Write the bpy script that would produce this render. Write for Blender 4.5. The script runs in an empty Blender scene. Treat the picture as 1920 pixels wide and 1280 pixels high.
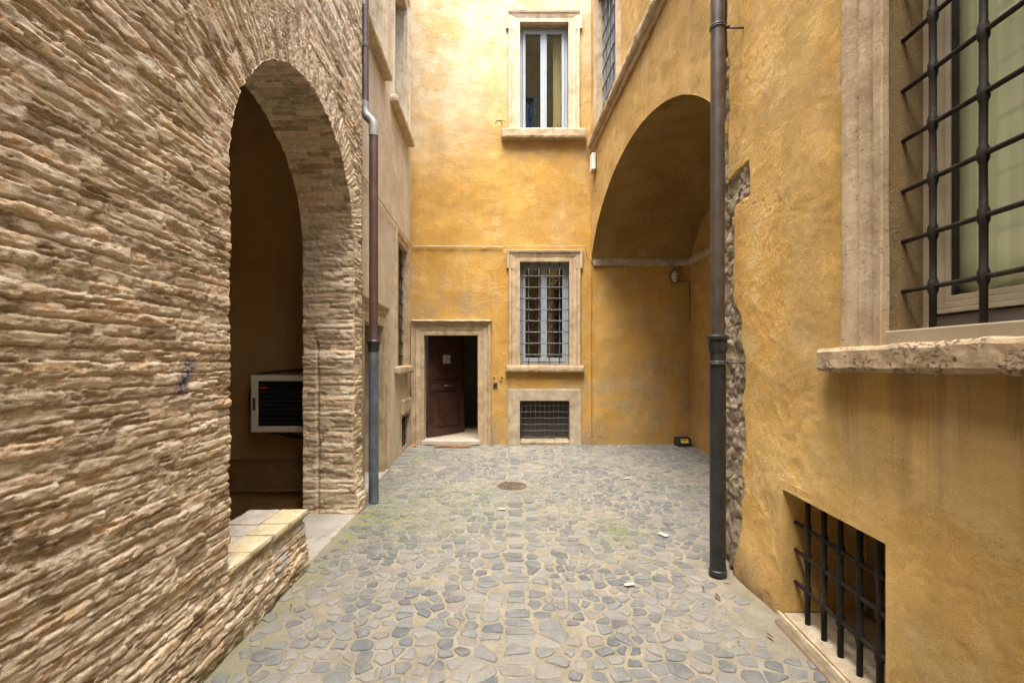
import bpy, bmesh, math, random
import numpy as np
from mathutils import Vector, Matrix, noise as mnoise

random.seed(7)
R = math.radians
SC = bpy.context.scene
COL = SC.collection

# ------------------------------------------------------------------ numpy noise
def hsh(ix, iy, seed=0):
    with np.errstate(over='ignore'):
        n = (ix.astype(np.int64) * 374761393 + iy.astype(np.int64) * 668265263 + seed * 2147483647 + 1013904223) & 0xffffffff
        n = ((n ^ (n >> 13)) * 1274126177) & 0xffffffff
        n = (n ^ (n >> 16)) & 0xffffffff
        n = (n * 2246822519) & 0xffffffff
        n = n ^ (n >> 15)
    return (n & 0xffffff) / float(0xffffff)

def vnoise(x, y, seed=0):
    x = np.asarray(x, float); y = np.asarray(y, float)
    ix = np.floor(x); iy = np.floor(y)
    fx = x - ix; fy = y - iy
    fx = fx * fx * fx * (fx * (fx * 6 - 15) + 10); fy = fy * fy * fy * (fy * (fy * 6 - 15) + 10)
    a = hsh(ix, iy, seed); b = hsh(ix + 1, iy, seed); c = hsh(ix, iy + 1, seed); d = hsh(ix + 1, iy + 1, seed)
    return (a + (b - a) * fx + (c - a) * fy + (a - b - c + d) * fx * fy) * 2 - 1

def fbm(x, y, seed=0, octv=4, gain=.5):
    s = 0; a = 1; t = 0
    for o in range(octv):
        s = s + a * vnoise(x, y, seed + o * 17); t += a
        x = x * 2.03 + 5.2; y = y * 2.03 + 1.7; a *= gain
    return s / t

def sstep(a, b, x):
    t = np.clip((x - a) / (b - a), 0, 1)
    return t * t * (3 - 2 * t)

# ------------------------------------------------------------------ object helpers
def tag(o, label=None, cat=None, group=None, kind=None):
    if label: o['label'] = label
    if cat: o['category'] = cat
    if group: o['group'] = group
    if kind: o['kind'] = kind
    return o

def thing(name, loc, label, cat, group=None):
    o = bpy.data.objects.new(name, None); COL.objects.link(o)
    o.empty_display_size = .1
    o.location = loc
    return tag(o, label, cat, group)

def wloc(o):
    v = Vector(o.location)
    while o.parent:
        o = o.parent; v += Vector(o.location)
    return v

def mesh_obj(name, verts, faces, mats, parent=None, smooth=False, uv=None, attrs=None, mi=None, recenter=True):
    verts = np.asarray(verts, float)
    if recenter and len(verts):
        lo = verts.min(0); hi = verts.max(0)
        org = np.array([(lo[0] + hi[0]) / 2, (lo[1] + hi[1]) / 2, lo[2]])
    else:
        org = np.zeros(3)
    me = bpy.data.meshes.new(name)
    v = verts - org
    if isinstance(faces, np.ndarray):
        n = len(faces); k = faces.shape[1]
        me.vertices.add(len(v)); me.vertices.foreach_set('co', v.ravel())
        me.loops.add(n * k); me.loops.foreach_set('vertex_index', faces.ravel().astype(np.int32))
        me.polygons.add(n); me.polygons.foreach_set('loop_start', np.arange(0, n * k, k, dtype=np.int32))
        me.update(calc_edges=True)
    else:
        me.from_pydata([tuple(p) for p in v], [], faces)
        me.update()
    me.validate()
    if uv is not None:
        lay = me.uv_layers.new(name='UVMap')
        li = np.empty(len(me.loops), np.int32); me.loops.foreach_get('vertex_index', li)
        lay.data.foreach_set('uv', np.asarray(uv, float)[li].ravel())
    if attrs:
        for k, a in attrs.items():
            at = me.attributes.new(k, 'FLOAT', 'POINT'); at.data.foreach_set('value', np.asarray(a, np.float32).ravel())
    if not isinstance(mats, (list, tuple)): mats = [mats]
    for m in mats: me.materials.append(m)
    if mi is not None: me.polygons.foreach_set('material_index', np.asarray(mi, np.int32))
    if smooth: me.polygons.foreach_set('use_smooth', np.ones(len(me.polygons), bool))
    o = bpy.data.objects.new(name, me); COL.objects.link(o)
    if parent:
        o.parent = parent
        o.location = Vector(org) - wloc(parent)
    else:
        o.location = org
    return o

class MB:
    """collects shapes, then links them as one mesh object"""
    def __init__(s): s.v = []; s.f = []; s.m = []
    def add(s, vs, fs, m=0):
        b = len(s.v); s.v += [tuple(p) for p in vs]
        s.f += [tuple(b + i for i in f) for f in fs]; s.m += [m] * len(fs)
        return s
    def box(s, P, u0, u1, n0, n1, z0, z1, m=0):
        vs = [P(u, n, z) for u in (u0, u1) for n in (n0, n1) for z in (z0, z1)]
        return s.add(vs, [(0, 1, 3, 2), (4, 6, 7, 5), (0, 4, 5, 1), (2, 3, 7, 6), (0, 2, 6, 4), (1, 5, 7, 3)], m)
    def rough_box(s, P, u0, u1, n0, n1, z0, z1, step=.03, amp=.008, sc=9, m=0, seed=0, bev=.012):
        """a stone block: gridded box with worn faces"""
        def ax(a, b):
            k = max(2, int(abs(b - a) / step)); return [a + (b - a) * i / k for i in range(k + 1)]
        U, N, Z = ax(u0, u1), ax(n0, n1), ax(z0, z1)
        idx = {}; vs = []; fs = []
        cu, cn, cz = (u0 + u1) / 2, (n0 + n1) / 2, (z0 + z1) / 2
        def vid(i, j, k):
            key = (i, j, k)
            if key not in idx:
                u, n, z = U[i], N[j], Z[k]
                e = (i in (0, len(U) - 1)) + (j in (0, len(N) - 1)) + (k in (0, len(Z) - 1))
                q = Vector((u * sc + seed, n * sc, z * sc))
                if e > 1:
                    w = bev * (.6 + .8 * abs(mnoise.noise(q * .7)))
                    if i == 0: u += w
                    if i == len(U) - 1: u -= w
                    if j == 0: n += w
                    if j == len(N) - 1: n -= w
                    if k == 0: z += w
                    if k == len(Z) - 1: z -= w
                d = mnoise.noise_vector(q) * amp + mnoise.noise_vector(q * 3.1) * amp * .5
                idx[key] = len(vs); vs.append(P(u + d.x, n + d.y, z + d.z))
            return idx[key]
        a, b, c = len(U) - 1, len(N) - 1, len(Z) - 1
        for i in range(a):
            for j in range(b):
                fs.append((vid(i, j, 0), vid(i, j + 1, 0), vid(i + 1, j + 1, 0), vid(i + 1, j, 0)))
                fs.append((vid(i, j, c), vid(i + 1, j, c), vid(i + 1, j + 1, c), vid(i, j + 1, c)))
            for k in range(c):
                fs.append((vid(i, 0, k), vid(i + 1, 0, k), vid(i + 1, 0, k + 1), vid(i, 0, k + 1)))
                fs.append((vid(i, b, k), vid(i, b, k + 1), vid(i + 1, b, k + 1), vid(i + 1, b, k)))
        for j in range(b):
            for k in range(c):
                fs.append((vid(0, j, k), vid(0, j, k + 1), vid(0, j + 1, k + 1), vid(0, j + 1, k)))
                fs.append((vid(a, j, k), vid(a, j + 1, k), vid(a, j + 1, k + 1), vid(a, j, k + 1)))
        return s.add(vs, fs, m)
    def tube(s, path, rad, sides=10, m=0, caps=True):
        path = [Vector(p) for p in path]
        if not isinstance(rad, (list, tuple)): rad = [rad] * len(path)
        vs = []; fs = []
        up = None
        for i, p in enumerate(path):
            t = (path[min(i + 1, len(path) - 1)] - path[max(i - 1, 0)]).normalized()
            if up is None:
                up = Vector((0, 0, 1)) if abs(t.z) < .9 else Vector((1, 0, 0))
            a = t.cross(up)
            if a.length < 1e-4: a = t.cross(Vector((0, 1, 0)))
            a.normalize(); b = t.cross(a).normalized(); up = a.cross(t)
            for k in range(sides):
                an = 2 * math.pi * k / sides
                vs.append(p + (a * math.cos(an) + b * math.sin(an)) * rad[i])
        for i in range(len(path) - 1):
            for k in range(sides):
                k2 = (k + 1) % sides
                fs.append((i * sides + k, i * sides + k2, (i + 1) * sides + k2, (i + 1) * sides + k))
        if caps:
            fs.append(tuple(range(sides))); fs.append(tuple(reversed([(len(path) - 1) * sides + k for k in range(sides)])))
        return s.add(vs, fs, m)
    def build(s, name, mats, parent=None, smooth=False, bevel=0, auto=None):
        o = mesh_obj(name, s.v, s.f, mats, parent, smooth, mi=s.m)
        bm = bmesh.new(); bm.from_mesh(o.data)
        bmesh.ops.remove_doubles(bm, verts=bm.verts, dist=1e-5)
        bmesh.ops.dissolve_degenerate(bm, dist=1e-5, edges=bm.edges)
        bmesh.ops.recalc_face_normals(bm, faces=bm.faces)
        bm.to_mesh(o.data); bm.free()
        if bevel:
            b = o.modifiers.new('Bevel', 'BEVEL'); b.width = bevel; b.segments = 2; b.limit_method = 'ANGLE'; b.angle_limit = R(40)
        if auto:
            try: o.data.set_sharp_from_angle(angle=R(auto))
            except Exception: pass
        return o

def axis(segs, ins=()):
    """grid coordinates: segs = [(start, step), ..., end]; ins are values that must be hit exactly"""
    out = []
    for i in range(len(segs) - 1):
        a, st = segs[i]; b = segs[i + 1][0] if isinstance(segs[i + 1], tuple) else segs[i + 1]
        k = max(1, int(round((b - a) / st))); out += [a + (b - a) * j / k for j in range(k)]
    last = segs[-1][0] if isinstance(segs[-1], tuple) else segs[-1]
    out.append(last)
    lo, hi = out[0], out[-1]
    ins = [x for x in ins if lo < x < hi]
    if ins:
        o2 = [out[0]]
        for i in range(1, len(out) - 1):
            st = min(out[i] - out[i - 1], out[i + 1] - out[i])
            if all(abs(out[i] - x) > .35 * st for x in ins): o2.append(out[i])
        out = sorted(set(o2 + [hi] + list(ins)))
    return np.array(out)

def sheet(name, us, vs, P, hfun, mats, parent, rects=(), sdf=None, cell=.01, smooth=True, uvfun=None):
    """one displaced wall face. hfun(u,v) -> (height, attrs). rects/sdf cut the openings."""
    U, V = np.meshgrid(us, vs, indexing='ij')
    u = U.ravel().copy(); v = V.ravel().copy()
    keepv = np.ones(len(u), bool)
    if sdf is not None:
        d = sdf(u, v); e = 1e-3
        gx = (sdf(u + e, v) - sdf(u - e, v)) / (2 * e); gy = (sdf(u, v + e) - sdf(u, v - e)) / (2 * e)
        gl = np.maximum(np.hypot(gx, gy), .2)
        near = (d < 0) & (d > -cell * .85)
        u[near] -= (d * gx / gl ** 2)[near]; v[near] -= (d * gy / gl ** 2)[near]
        keepv = d > -cell * .85
    res = hfun(u, v); h, attrs = res[0], res[1]
    uv = res[2] if len(res) > 2 else np.stack([u, v], 1)
    co = np.stack(P(u, h, v), 1)
    nu, nv = U.shape
    I = np.arange(nu * nv).reshape(nu, nv)
    F = np.stack([I[:-1, :-1], I[1:, :-1], I[1:, 1:], I[:-1, 1:]], -1).reshape(-1, 4)
    ok = keepv[F].all(1)
    cu = U.ravel()[F].mean(1); cv = V.ravel()[F].mean(1)
    for (a, b, c, e) in rects:
        ok &= ~((cu > a) & (cu < b) & (cv > c) & (cv < e))
    F = F[ok]
    used = np.zeros(len(u), bool); used[F.ravel()] = True
    mp = np.cumsum(used) - 1
    F = mp[F]; co = co[used]; uv = uv[used]
    attrs = {k: a[used] for k, a in attrs.items()}
    p0, p1, p3 = co[F[:, 0]], co[F[:, 1]], co[F[:, 3]]
    # orient towards +n
    base = np.stack(P(np.array([1.0, 1.0]), np.array([0., 1.]), np.array([1., 1.])), 1)
    ndir = base[1] - base[0]
    if len(F) and (np.cross(p1 - p0, p3 - p0).sum(0) @ ndir) < 0: F = F[:, ::-1].copy()
    return mesh_obj(name, co, F, mats, parent, smooth, uv=uv, attrs=attrs)

# ------------------------------------------------------------------ shader helper
class G:
    def __init__(s, name):
        s.mat = bpy.data.materials.new(name); s.mat.use_nodes = True
        s.t = s.mat.node_tree; s.t.nodes.clear()
        s.out_n = s.t.nodes.new('ShaderNodeOutputMaterial')
        s.obj = None
    def n(s, typ, **kw):
        nd = s.t.nodes.new(typ)
        for k, v in kw.items(): setattr(nd, k, v)
        return nd
    def l(s, a, b):
        if isinstance(a, (int, float)): b.default_value = a
        elif isinstance(a, (tuple, list)):
            b.default_value = tuple(a) + (1,) if len(a) == 3 and len(b.default_value) == 4 else tuple(a)
        else: s.t.links.new(a, b)
    def co(s, kind='Object'):
        if s.obj is None: s.obj = s.n('ShaderNodeTexCoord')
        return s.obj.outputs[kind]
    def scale(s, vec, sx, sy, sz):
        m = s.n('ShaderNodeMapping'); s.l(vec, m.inputs['Vector']); m.inputs['Scale'].default_value = (sx, sy, sz); return m.outputs[0]
    def noise(s, sc, det=5, rough=.55, vec=None, dist=0):
        nd = s.n('ShaderNodeTexNoise'); s.l(vec if vec is not None else s.co(), nd.inputs['Vector'])
        nd.inputs['Scale'].default_value = sc; nd.inputs['Detail'].default_value = det; nd.inputs['Roughness'].default_value = rough
        nd.inputs['Distortion'].default_value = dist
        return nd.outputs[0]
    def vor(s, sc, feature='F1', vec=None, out='Distance'):
        nd = s.n('ShaderNodeTexVoronoi', feature=feature); s.l(vec if vec is not None else s.co(), nd.inputs['Vector'])
        nd.inputs['Scale'].default_value = sc; return nd.outputs[out]
    def ramp(s, f, a, b, lo=0., hi=1.):
        nd = s.n('ShaderNodeMapRange'); nd.interpolation_type = 'SMOOTHSTEP'
        s.l(f, nd.inputs['Value']); nd.inputs['From Min'].default_value = a; nd.inputs['From Max'].default_value = b
        nd.inputs['To Min'].default_value = lo; nd.inputs['To Max'].default_value = hi; return nd.outputs[0]
    def cramp(s, f, stops):
        nd = s.n('ShaderNodeValToRGB'); s.l(f, nd.inputs[0]); e = nd.color_ramp.elements
        e[0].position = stops[0][0]; e[0].color = tuple(stops[0][1]) + (1,)
        e[1].position = stops[-1][0]; e[1].color = tuple(stops[-1][1]) + (1,)
        for p, c in stops[1:-1]:
            x = e.new(p); x.color = tuple(c) + (1,)
        return nd.outputs[0]
    def math(s, op, a, b=0.):
        nd = s.n('ShaderNodeMath', operation=op); s.l(a, nd.inputs[0]); s.l(b, nd.inputs[1]); return nd.outputs[0]
    def mix(s, f, a, b, mode='MIX'):
        nd = s.n('ShaderNodeMix', data_type='RGBA', blend_type=mode); nd.clamp_factor = True
        s.l(f, nd.inputs[0]); s.l(a, nd.inputs[6]); s.l(b, nd.inputs[7]); return nd.outputs[2]
    def attr(s, name):
        nd = s.n('ShaderNodeAttribute'); nd.attribute_name = name; return nd.outputs['Fac']
    def bump(s, h, strength=1., dist=.01, nrm=None):
        nd = s.n('ShaderNodeBump'); s.l(h, nd.inputs['Height']); nd.inputs['Strength'].default_value = strength; nd.inputs['Distance'].default_value = dist
        if nrm is not None: s.l(nrm, nd.inputs['Normal'])
        return nd.outputs[0]
    def done(s, col, rough=.85, nrm=None, metal=0., spec=.3, coat=0.):
        b = s.n('ShaderNodeBsdfPrincipled'); s.l(col, b.inputs['Base Color']); s.l(rough, b.inputs['Roughness'])
        s.l(metal, b.inputs['Metallic']); b.inputs['Specular IOR Level'].default_value = spec
        if coat: b.inputs['Coat Weight'].default_value = coat
        if nrm is not None: s.l(nrm, b.inputs['Normal'])
        s.t.links.new(b.outputs[0], s.out_n.inputs[0]); return s.mat

def plaster(name, base, alt, pale, stain, streak=.45, palef=.5, stainf=.6, bumpf=1., rubble=False, wear_light=False):
    g = G(name)
    n1 = g.noise(.7, 6, .6, dist=.4); n2 = g.noise(2.3, 7, .62); n3 = g.noise(9, 6, .65)
    st = g.noise(1.0, 6, .65, vec=g.scale(g.co(), 5, 5, .55))
    c = g.mix(g.ramp(n1, .36, .64), base, alt)
    c = g.mix(g.math('MULTIPLY', g.ramp(n2, .5, .68), palef), c, pale)
    c = g.mix(g.math('MULTIPLY', g.ramp(st, .5, .72), streak), c, pale)
    c = g.mix(g.math('MULTIPLY', g.ramp(g.noise(1.6, 8, .7, vec=g.scale(g.co(), 1, 1, .7)), .54, .74), stainf), c, stain)
    c = g.mix(g.math('MULTIPLY', g.ramp(n3, .56, .75), .35), c, stain)
    c = g.mix(g.math('MULTIPLY', g.ramp(n3, .44, .28), .3), c, pale)
    sp = g.noise(34, 4, .7)
    c = g.mix(g.math('MULTIPLY', g.ramp(sp, .64, .74), .5), c, stain)
    if wear_light:
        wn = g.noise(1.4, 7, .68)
        c = g.mix(g.math('MULTIPLY', g.attr('top_light'), g.ramp(wn, .28, .62, .2, .85)), c, (.74, .66, .49))
        c = g.mix(g.math('MULTIPLY', g.attr('grime_shade'), g.ramp(g.noise(2.2, 8, .72), .38, .62, .05, .8)), c, (.34, .265, .165))
    fine = g.noise(120, 5, .72); med = g.noise(26, 6, .65)
    c = g.mix(g.math('MULTIPLY', g.ramp(fine, .40, .62), .42), c, g.mix(.55, c, stain))
    c = g.mix(g.math('MULTIPLY', g.ramp(med, .45, .30), .35), c, pale)
    # repairs and flaked skins with a firm edge, and mould specks
    pn = g.noise(1.15, 9, .62, dist=.15)
    c = g.mix(g.ramp(pn, .565, .580, 0, .40), c, g.mix(.5, alt, pale))
    c = g.mix(g.ramp(g.noise(1.9, 10, .70), .640, .652, 0, .45), c, pale)
    c = g.mix(g.math('MULTIPLY', g.ramp(g.noise(2.0, 5, .6), .50, .66), g.ramp(g.noise(75, 3, .6), .58, .66, 0, .7)), c, tuple(x * .55 for x in stain))
    hgt = g.math('ADD', g.math('MULTIPLY', fine, g.ramp(g.noise(1.7, 5, .6), .36, .62, .45, 1.25)), g.math('MULTIPLY', med, g.ramp(pn, .40, .60, .25, .8)))
    hgt = g.math('ADD', hgt, g.ramp(pn, .563, .577, 0, .16))
    if rubble:
        a = g.attr('expo')
        rc = g.cramp(g.noise(11, 6, .65), [(.25, (.17, .13, .09)), (.45, (.36, .29, .20)), (.6, (.48, .41, .31)), (.8, (.44, .28, .17))])
        c = g.mix(a, c, rc)
        c = g.mix(g.math('MULTIPLY', g.attr('drip'), g.ramp(g.noise(1., 7, .7, vec=g.scale(g.co(), 11, 11, .5)), .42, .64, .1, .75)), c, (.30, .195, .085))
        d = g.attr('damp')
        c = g.mix(g.math('MULTIPLY', d, g.ramp(g.noise(5, 6, .7), .3, .7, .35, .85)), c, (.20, .15, .10))
    nb = g.bump(hgt, .9 * bumpf, .026)
    return g.done(c, .92, nb, spec=.15)

def stone(name, a, b, c, pit=1., pth=.63, psc=48, patchy=False):
    g = G(name)
    n = g.noise(6, 7, .65); n2 = g.noise(2, 5, .6)
    col = g.cramp(n, [(.3, a), (.5, b), (.68, c)])
    col = g.mix(g.math('MULTIPLY', g.ramp(g.noise(1.2, 6, .7, vec=g.scale(g.co(), 6, 6, .6)), .5, .75), .6), col, tuple(x * .45 for x in a))
    col = g.mix(g.ramp(n2, .45, .7, 0, .4), col, c)
    pv = g.noise(psc, 4, .6, vec=g.scale(g.co(), 1, 1, 1.8)); pits = g.ramp(pv, pth, pth + .07)
    if patchy: pits = g.math('MULTIPLY', pits, g.ramp(g.noise(4.5, 3, .5), .46, .50))
    col = g.mix(g.math('MULTIPLY', pits, .6), col, tuple(x * .35 for x in a))
    h = g.math('SUBTRACT', g.math('MULTIPLY', g.noise(30, 6, .7), .6), g.math('MULTIPLY', pits, pit))
    return g.done(col, .85, g.bump(h, .9, .012), spec=.2)

def painted(name, col, rough=.45, var=.12, spec=.4, metal=0., dirt=None, bumpd=.002):
    g = G(name)
    n = g.noise(7, 6, .65)
    c = g.mix(g.ramp(n, .35, .7, 0, 1), tuple(x * (1 - var) for x in col), tuple(min(1, x * (1 + var)) for x in col))
    if dirt: c = g.mix(g.ramp(g.noise(3.5, 8, .72, vec=g.scale(g.co(), 3, 3, .8)), .5, .72, 0, .75), c, dirt)
    return g.done(c, g.ramp(n, .3, .7, rough * .8, min(1, rough * 1.25)), g.bump(g.noise(60, 4, .6), .5, bumpd), metal=metal, spec=spec)

# ------------------------------------------------------------------ materials
M = {}
M['ochre'] = plaster('ochre_plaster', (.58, .345, .078), (.51, .28, .05), (.64, .45, .19), (.33, .21, .085), streak=.35, palef=.5, stainf=.6, bumpf=.9, wear_light=True)
M['warm'] = plaster('warm_plaster', (.76, .50, .175), (.68, .405, .115), (.80, .60, .30), (.50, .325, .12), streak=.4, palef=.7, stainf=.5, bumpf=1.0, rubble=True)
M['archp'] = plaster('arch_plaster', (.58, .375, .13), (.52, .32, .10), (.64, .47, .23), (.33, .22, .10), streak=.45, palef=.45, stainf=.6, bumpf=1.1)
M['beige'] = plaster('beige_plaster', (.56, .48, .35), (.53, .43, .28), (.66, .60, .49), (.34, .28, .20), streak=.9, palef=.5, stainf=.6, bumpf=.7)
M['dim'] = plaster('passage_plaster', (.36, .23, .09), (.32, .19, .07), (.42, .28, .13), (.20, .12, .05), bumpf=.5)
M['trav'] = stone('travertine', (.27, .195, .115), (.40, .305, .19), (.50, .40, .27))
M['trav_pale'] = stone('pale_travertine', (.36, .28, .18), (.51, .42, .29), (.60, .52, .39))
M['trav_pit'] = stone('pitted_travertine', (.30, .215, .125), (.42, .32, .20), (.50, .40, .27), pit=1.8, pth=.53, psc=42, patchy=True)
M['trav_grey'] = stone('weathered_peperino', (.26, .21, .14), (.40, .33, .23), (.50, .43, .32), pit=.7)
M['slab'] = stone('threshold_stone', (.25, .23, .195), (.33, .305, .26), (.38, .355, .31), pit=.2)
M['marble'] = painted('pale_marble', (.46, .42, .35), .5, .15, dirt=(.30, .26, .20))
M['iron'] = painted('wrought_iron', (.019, .015, .012), .6, .3, spec=.22, metal=.0, dirt=(.07, .045, .028), bumpd=.006)
M['iron_grey'] = painted('grey_iron', (.10, .10, .10), .45, .25, spec=.5, metal=.3, dirt=(.06, .05, .04))
M['castiron'] = painted('black_cast_iron', (.018, .020, .022), .4, .3, spec=.5, dirt=(.03, .045, .045), bumpd=.004)
M['pipe_brown'] = painted('brown_pipe', (.055, .043, .034), .42, .18, spec=.5, dirt=(.085, .07, .055))
M['pipe_red'] = painted('red_brown_pipe', (.085, .050, .042), .42, .15, spec=.5, dirt=(.11, .08, .065))
M['zinc'] = painted('zinc', (.24, .235, .225), .55, .2, spec=.4, metal=.25)
M['verdigris'] = painted('blue_grey_cast_iron', (.075, .105, .125), .5, .3, spec=.4, dirt=(.17, .20, .20), bumpd=.005)
M['bluegrey'] = painted('blue_grey_paint', (.30, .345, .385), .45, .06, dirt=(.26, .28, .285))
M['winbeige'] = painted('beige_window_paint', (.42, .36, .26), .45, .1, dirt=(.30, .25, .17))
M['dark'] = painted('dark_gasket', (.02, .018, .015), .5)
M['black'] = painted('black_plastic', (.015, .015, .015), .4)
M['yellow'] = painted('yellow_sticker', (.75, .62, .05), .5)
M['white'] = painted('white_plastic', (.72, .70, .64), .4, .05)
M['cream'] = painted('cream_cabinet_paint', (.70, .64, .46), .4, .05)
M['wood'] = painted('dark_door_wood', (.055, .024, .016), .35, .35, spec=.5, dirt=(.035, .015, .010), bumpd=.003)
M['brass'] = painted('brass', (.55, .40, .16), .35, .1, metal=.9)
M['paper'] = painted('paper', (.56, .53, .46), .8, .12)
M['ink'] = painted('ink', (.08, .07, .06), .8)
M['lobby'] = painted('lobby_wall', (.22, .19, .14), .8, .15)
M['room'] = painted('room_dark', (.06, .052, .042), .9, .1)
M['curtain_cream'] = painted('cream_curtain', (.66, .54, .30), .9, .1)
M['rust'] = painted('rusty_cast_iron', (.11, .085, .068), .7, .3, metal=.3, dirt=(.30, .27, .22), bumpd=.006)
M['coir'] = painted('coir_mat', (.19, .10, .045), .95, .3, bumpd=.02)
M['cable'] = painted('painted_cable', (.52, .40, .22), .7, .15)
M['leaf'] = painted('dry_leaf', (.13, .075, .04), .8, .35)

def glass_mat(name, tint, refl=1.0):
    g = G(name)
    fr = g.n('ShaderNodeFresnel'); fr.inputs[0].default_value = 1.5
    nb = g.bump(g.noise(1.3, 2, .4), .12, .02)
    gl = g.n('ShaderNodeBsdfGlossy'); gl.inputs['Roughness'].default_value = .015; gl.inputs['Color'].default_value = (1, 1, 1, 1); g.l(nb, gl.inputs['Normal'])
    tr = g.n('ShaderNodeBsdfTransparent'); tr.inputs[0].default_value = tuple(tint) + (1,)
    mx = g.n('ShaderNodeMixShader'); ge = g.n('ShaderNodeNewGeometry'); g.l(g.math('MULTIPLY', g.ramp(fr.outputs[0], 0., 1., .06 * refl, 1.), g.math('SUBTRACT', 1., ge.outputs['Backfacing'])), mx.inputs[0])
    g.t.links.new(tr.outputs[0], mx.inputs[1]); g.t.links.new(gl.outputs[0], mx.inputs[2]); g.t.links.new(mx.outputs[0], g.out_n.inputs[0])
    return g.mat
M['glass'] = glass_mat('window_glass', (.96, .98, .96), 1.9)
M['glass_refl'] = glass_mat('reflective_glass', (.80, .83, .80), 2.6)

def curtain_green():
    g = G('green_curtain')
    n = g.noise(3, 5, .6, vec=g.scale(g.co(), 2, 9, .25))
    c = g.mix(g.ramp(n, .3, .7), (.58, .60, .38), (.70, .71, .48))
    return g.done(c, .9, g.bump(g.noise(160, 2, .5), .2, .002))
M['curtain_green'] = curtain_green()

def led():
    g = G('red_led')
    e = g.n('ShaderNodeEmission'); e.inputs[0].default_value = (1, .03, .02, 1); e.inputs[1].default_value = .2
    g.t.links.new(e.outputs[0], g.out_n.inputs[0]); return g.mat
M['led'] = led()

def brick_mat():
    g = G('eroded_brick')
    uv = g.co('UV')
    tint = g.attr('tint'); mort = g.attr('mortar')
    a = g.noise(1.0, 7, .72, vec=g.scale(uv, 9, 60, 1)); b = g.noise(1.0, 6, .6, vec=g.scale(uv, 1.5, 3.5, 1)); f = g.noise(1., 6, .75, vec=g.scale(uv, 40, 150, 1))
    v = g.math('ADD', g.math('MULTIPLY', tint, .30), g.math('ADD', g.math('MULTIPLY', a, .54), g.math('MULTIPLY', b, .20)))
    c = g.cramp(v, [(.38, (.29, .21, .12)), (.46, (.49, .385, .235)), (.53, (.65, .54, .365)), (.60, (.74, .64, .475)), (.66, (.58, .37, .18)), (.74, (.80, .71, .55))])
    c = g.mix(g.math('MULTIPLY', g.ramp(a, .58, .70), .45), c, (.52, .31, .14))
    c = g.mix(g.math('MULTIPLY', mort, .5), c, (.62, .54, .42))
    gr = g.noise(1., 7, .72, vec=g.scale(uv, 3.5, 18, 1))
    c = g.mix(g.math('MULTIPLY', g.ramp(gr, .52, .66), .5), c, (.42, .34, .255))
    c = g.mix(g.math('MULTIPLY', g.ramp(gr, .47, .34), .6), c, (.76, .68, .54))
    c = g.mix(g.math('MULTIPLY', g.ramp(f, .55, .68), .65), c, (.24, .165, .11))
    c = g.mix(g.math('MULTIPLY', g.ramp(f, .43, .32), .5), c, (.80, .74, .62))
    gt = g.noise(110, 5, .8)
    c = g.mix(g.math('MULTIPLY', g.ramp(gt, .53, .66), .55), c, (.22, .165, .115))
    c = g.mix(g.math('MULTIPLY', g.ramp(gt, .46, .34), .4), c, (.84, .78, .66))
    c = g.mix(g.math('MULTIPLY', g.attr('patch'), .85), c, g.mix(g.ramp(g.noise(20, 6, .7), .35, .65), (.40, .375, .33), (.60, .57, .51)))
    c = g.mix(g.math('MULTIPLY', g.attr('moss'), g.ramp(g.noise(9, 5, .6), .35, .6)), c, (.10, .11, .05))
    c = g.mix(g.math('MULTIPLY', g.attr('blue'), g.ramp(g.noise(60, 4, .7), .4, .55)), c, (.05, .08, .22))
    h = g.math('ADD', g.math('MULTIPLY', f, .6), g.math('ADD', a, g.math('MULTIPLY', g.noise(70, 5, .7), .5)))
    return g.done(c, .95, g.bump(h, .8, .011), spec=.1)
M['brick'] = brick_mat()

def cobble_mats():
    g = G('basalt_cobble')
    t = g.attr('tint'); ms = g.attr('moss')
    n = g.noise(16, 6, .65)
    c = g.cramp(t, [(0., (.078, .087, .094)), (.35, (.115, .125, .129)), (.6, (.15, .158, .154)), (.82, (.20, .196, .178)), (1., (.17, .148, .125))])
    c = g.mix(g.ramp(n, .4, .7, 0, .40), c, (.27, .26, .225))
    c = g.mix(g.ramp(g.noise(48, 6, .75), .52, .68, 0, .55), c, (.075, .08, .08))
    c = g.mix(g.ramp(g.noise(70, 4, .7), .60, .70, 0, .6), c, (.40, .37, .30))
    c = g.mix(g.ramp(g.noise(1.1, 5, .6), .45, .68, 0, .35), c, (.30, .28, .23))
    c = g.mix(g.math('MULTIPLY', ms, g.ramp(g.noise(9, 6, .7), .42, .62, .0, .7)), c, (.14, .165, .06))
    m1 = g.done(c, g.ramp(n, .3, .7, .5, .85), g.bump(g.math('ADD', g.noise(55, 5, .7), g.noise(14, 4, .6)), .7, .008), spec=.35)
    g = G('sandy_joint')
    ms = g.attr('moss')
    n = g.noise(5, 7, .65); f = g.noise(140, 4, .7)
    c = g.mix(g.ramp(n, .35, .68), (.235, .212, .155), (.325, .298, .23))
    gq = g.noise(62, 5, .75)
    c = g.mix(g.ramp(gq, .52, .66, 0, .7), c, (.19, .165, .125))
    c = g.mix(g.ramp(gq, .44, .32, 0, .6), c, (.44, .41, .335))
    c = g.mix(g.ramp(f, .5, .75, 0, .6), c, (.24, .20, .15))
    c = g.mix(g.ramp(f, .42, .25, 0, .5), c, (.50, .46, .38))
    c = g.mix(g.ramp(g.noise(1.1, 5, .6), .5, .7, 0, .4), c, (.23, .195, .14))
    c = g.mix(g.math('MULTIPLY', ms, g.ramp(g.noise(10, 6, .7), .38, .58, .05, 1.)), c, (.16, .19, .06))
    m2 = g.done(c, .95, g.bump(g.math('ADD', f, g.noise(35, 5, .7)), .9, .009), spec=.1)
    return m1, m2
M['cobble'], M['joint'] = cobble_mats()

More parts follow.
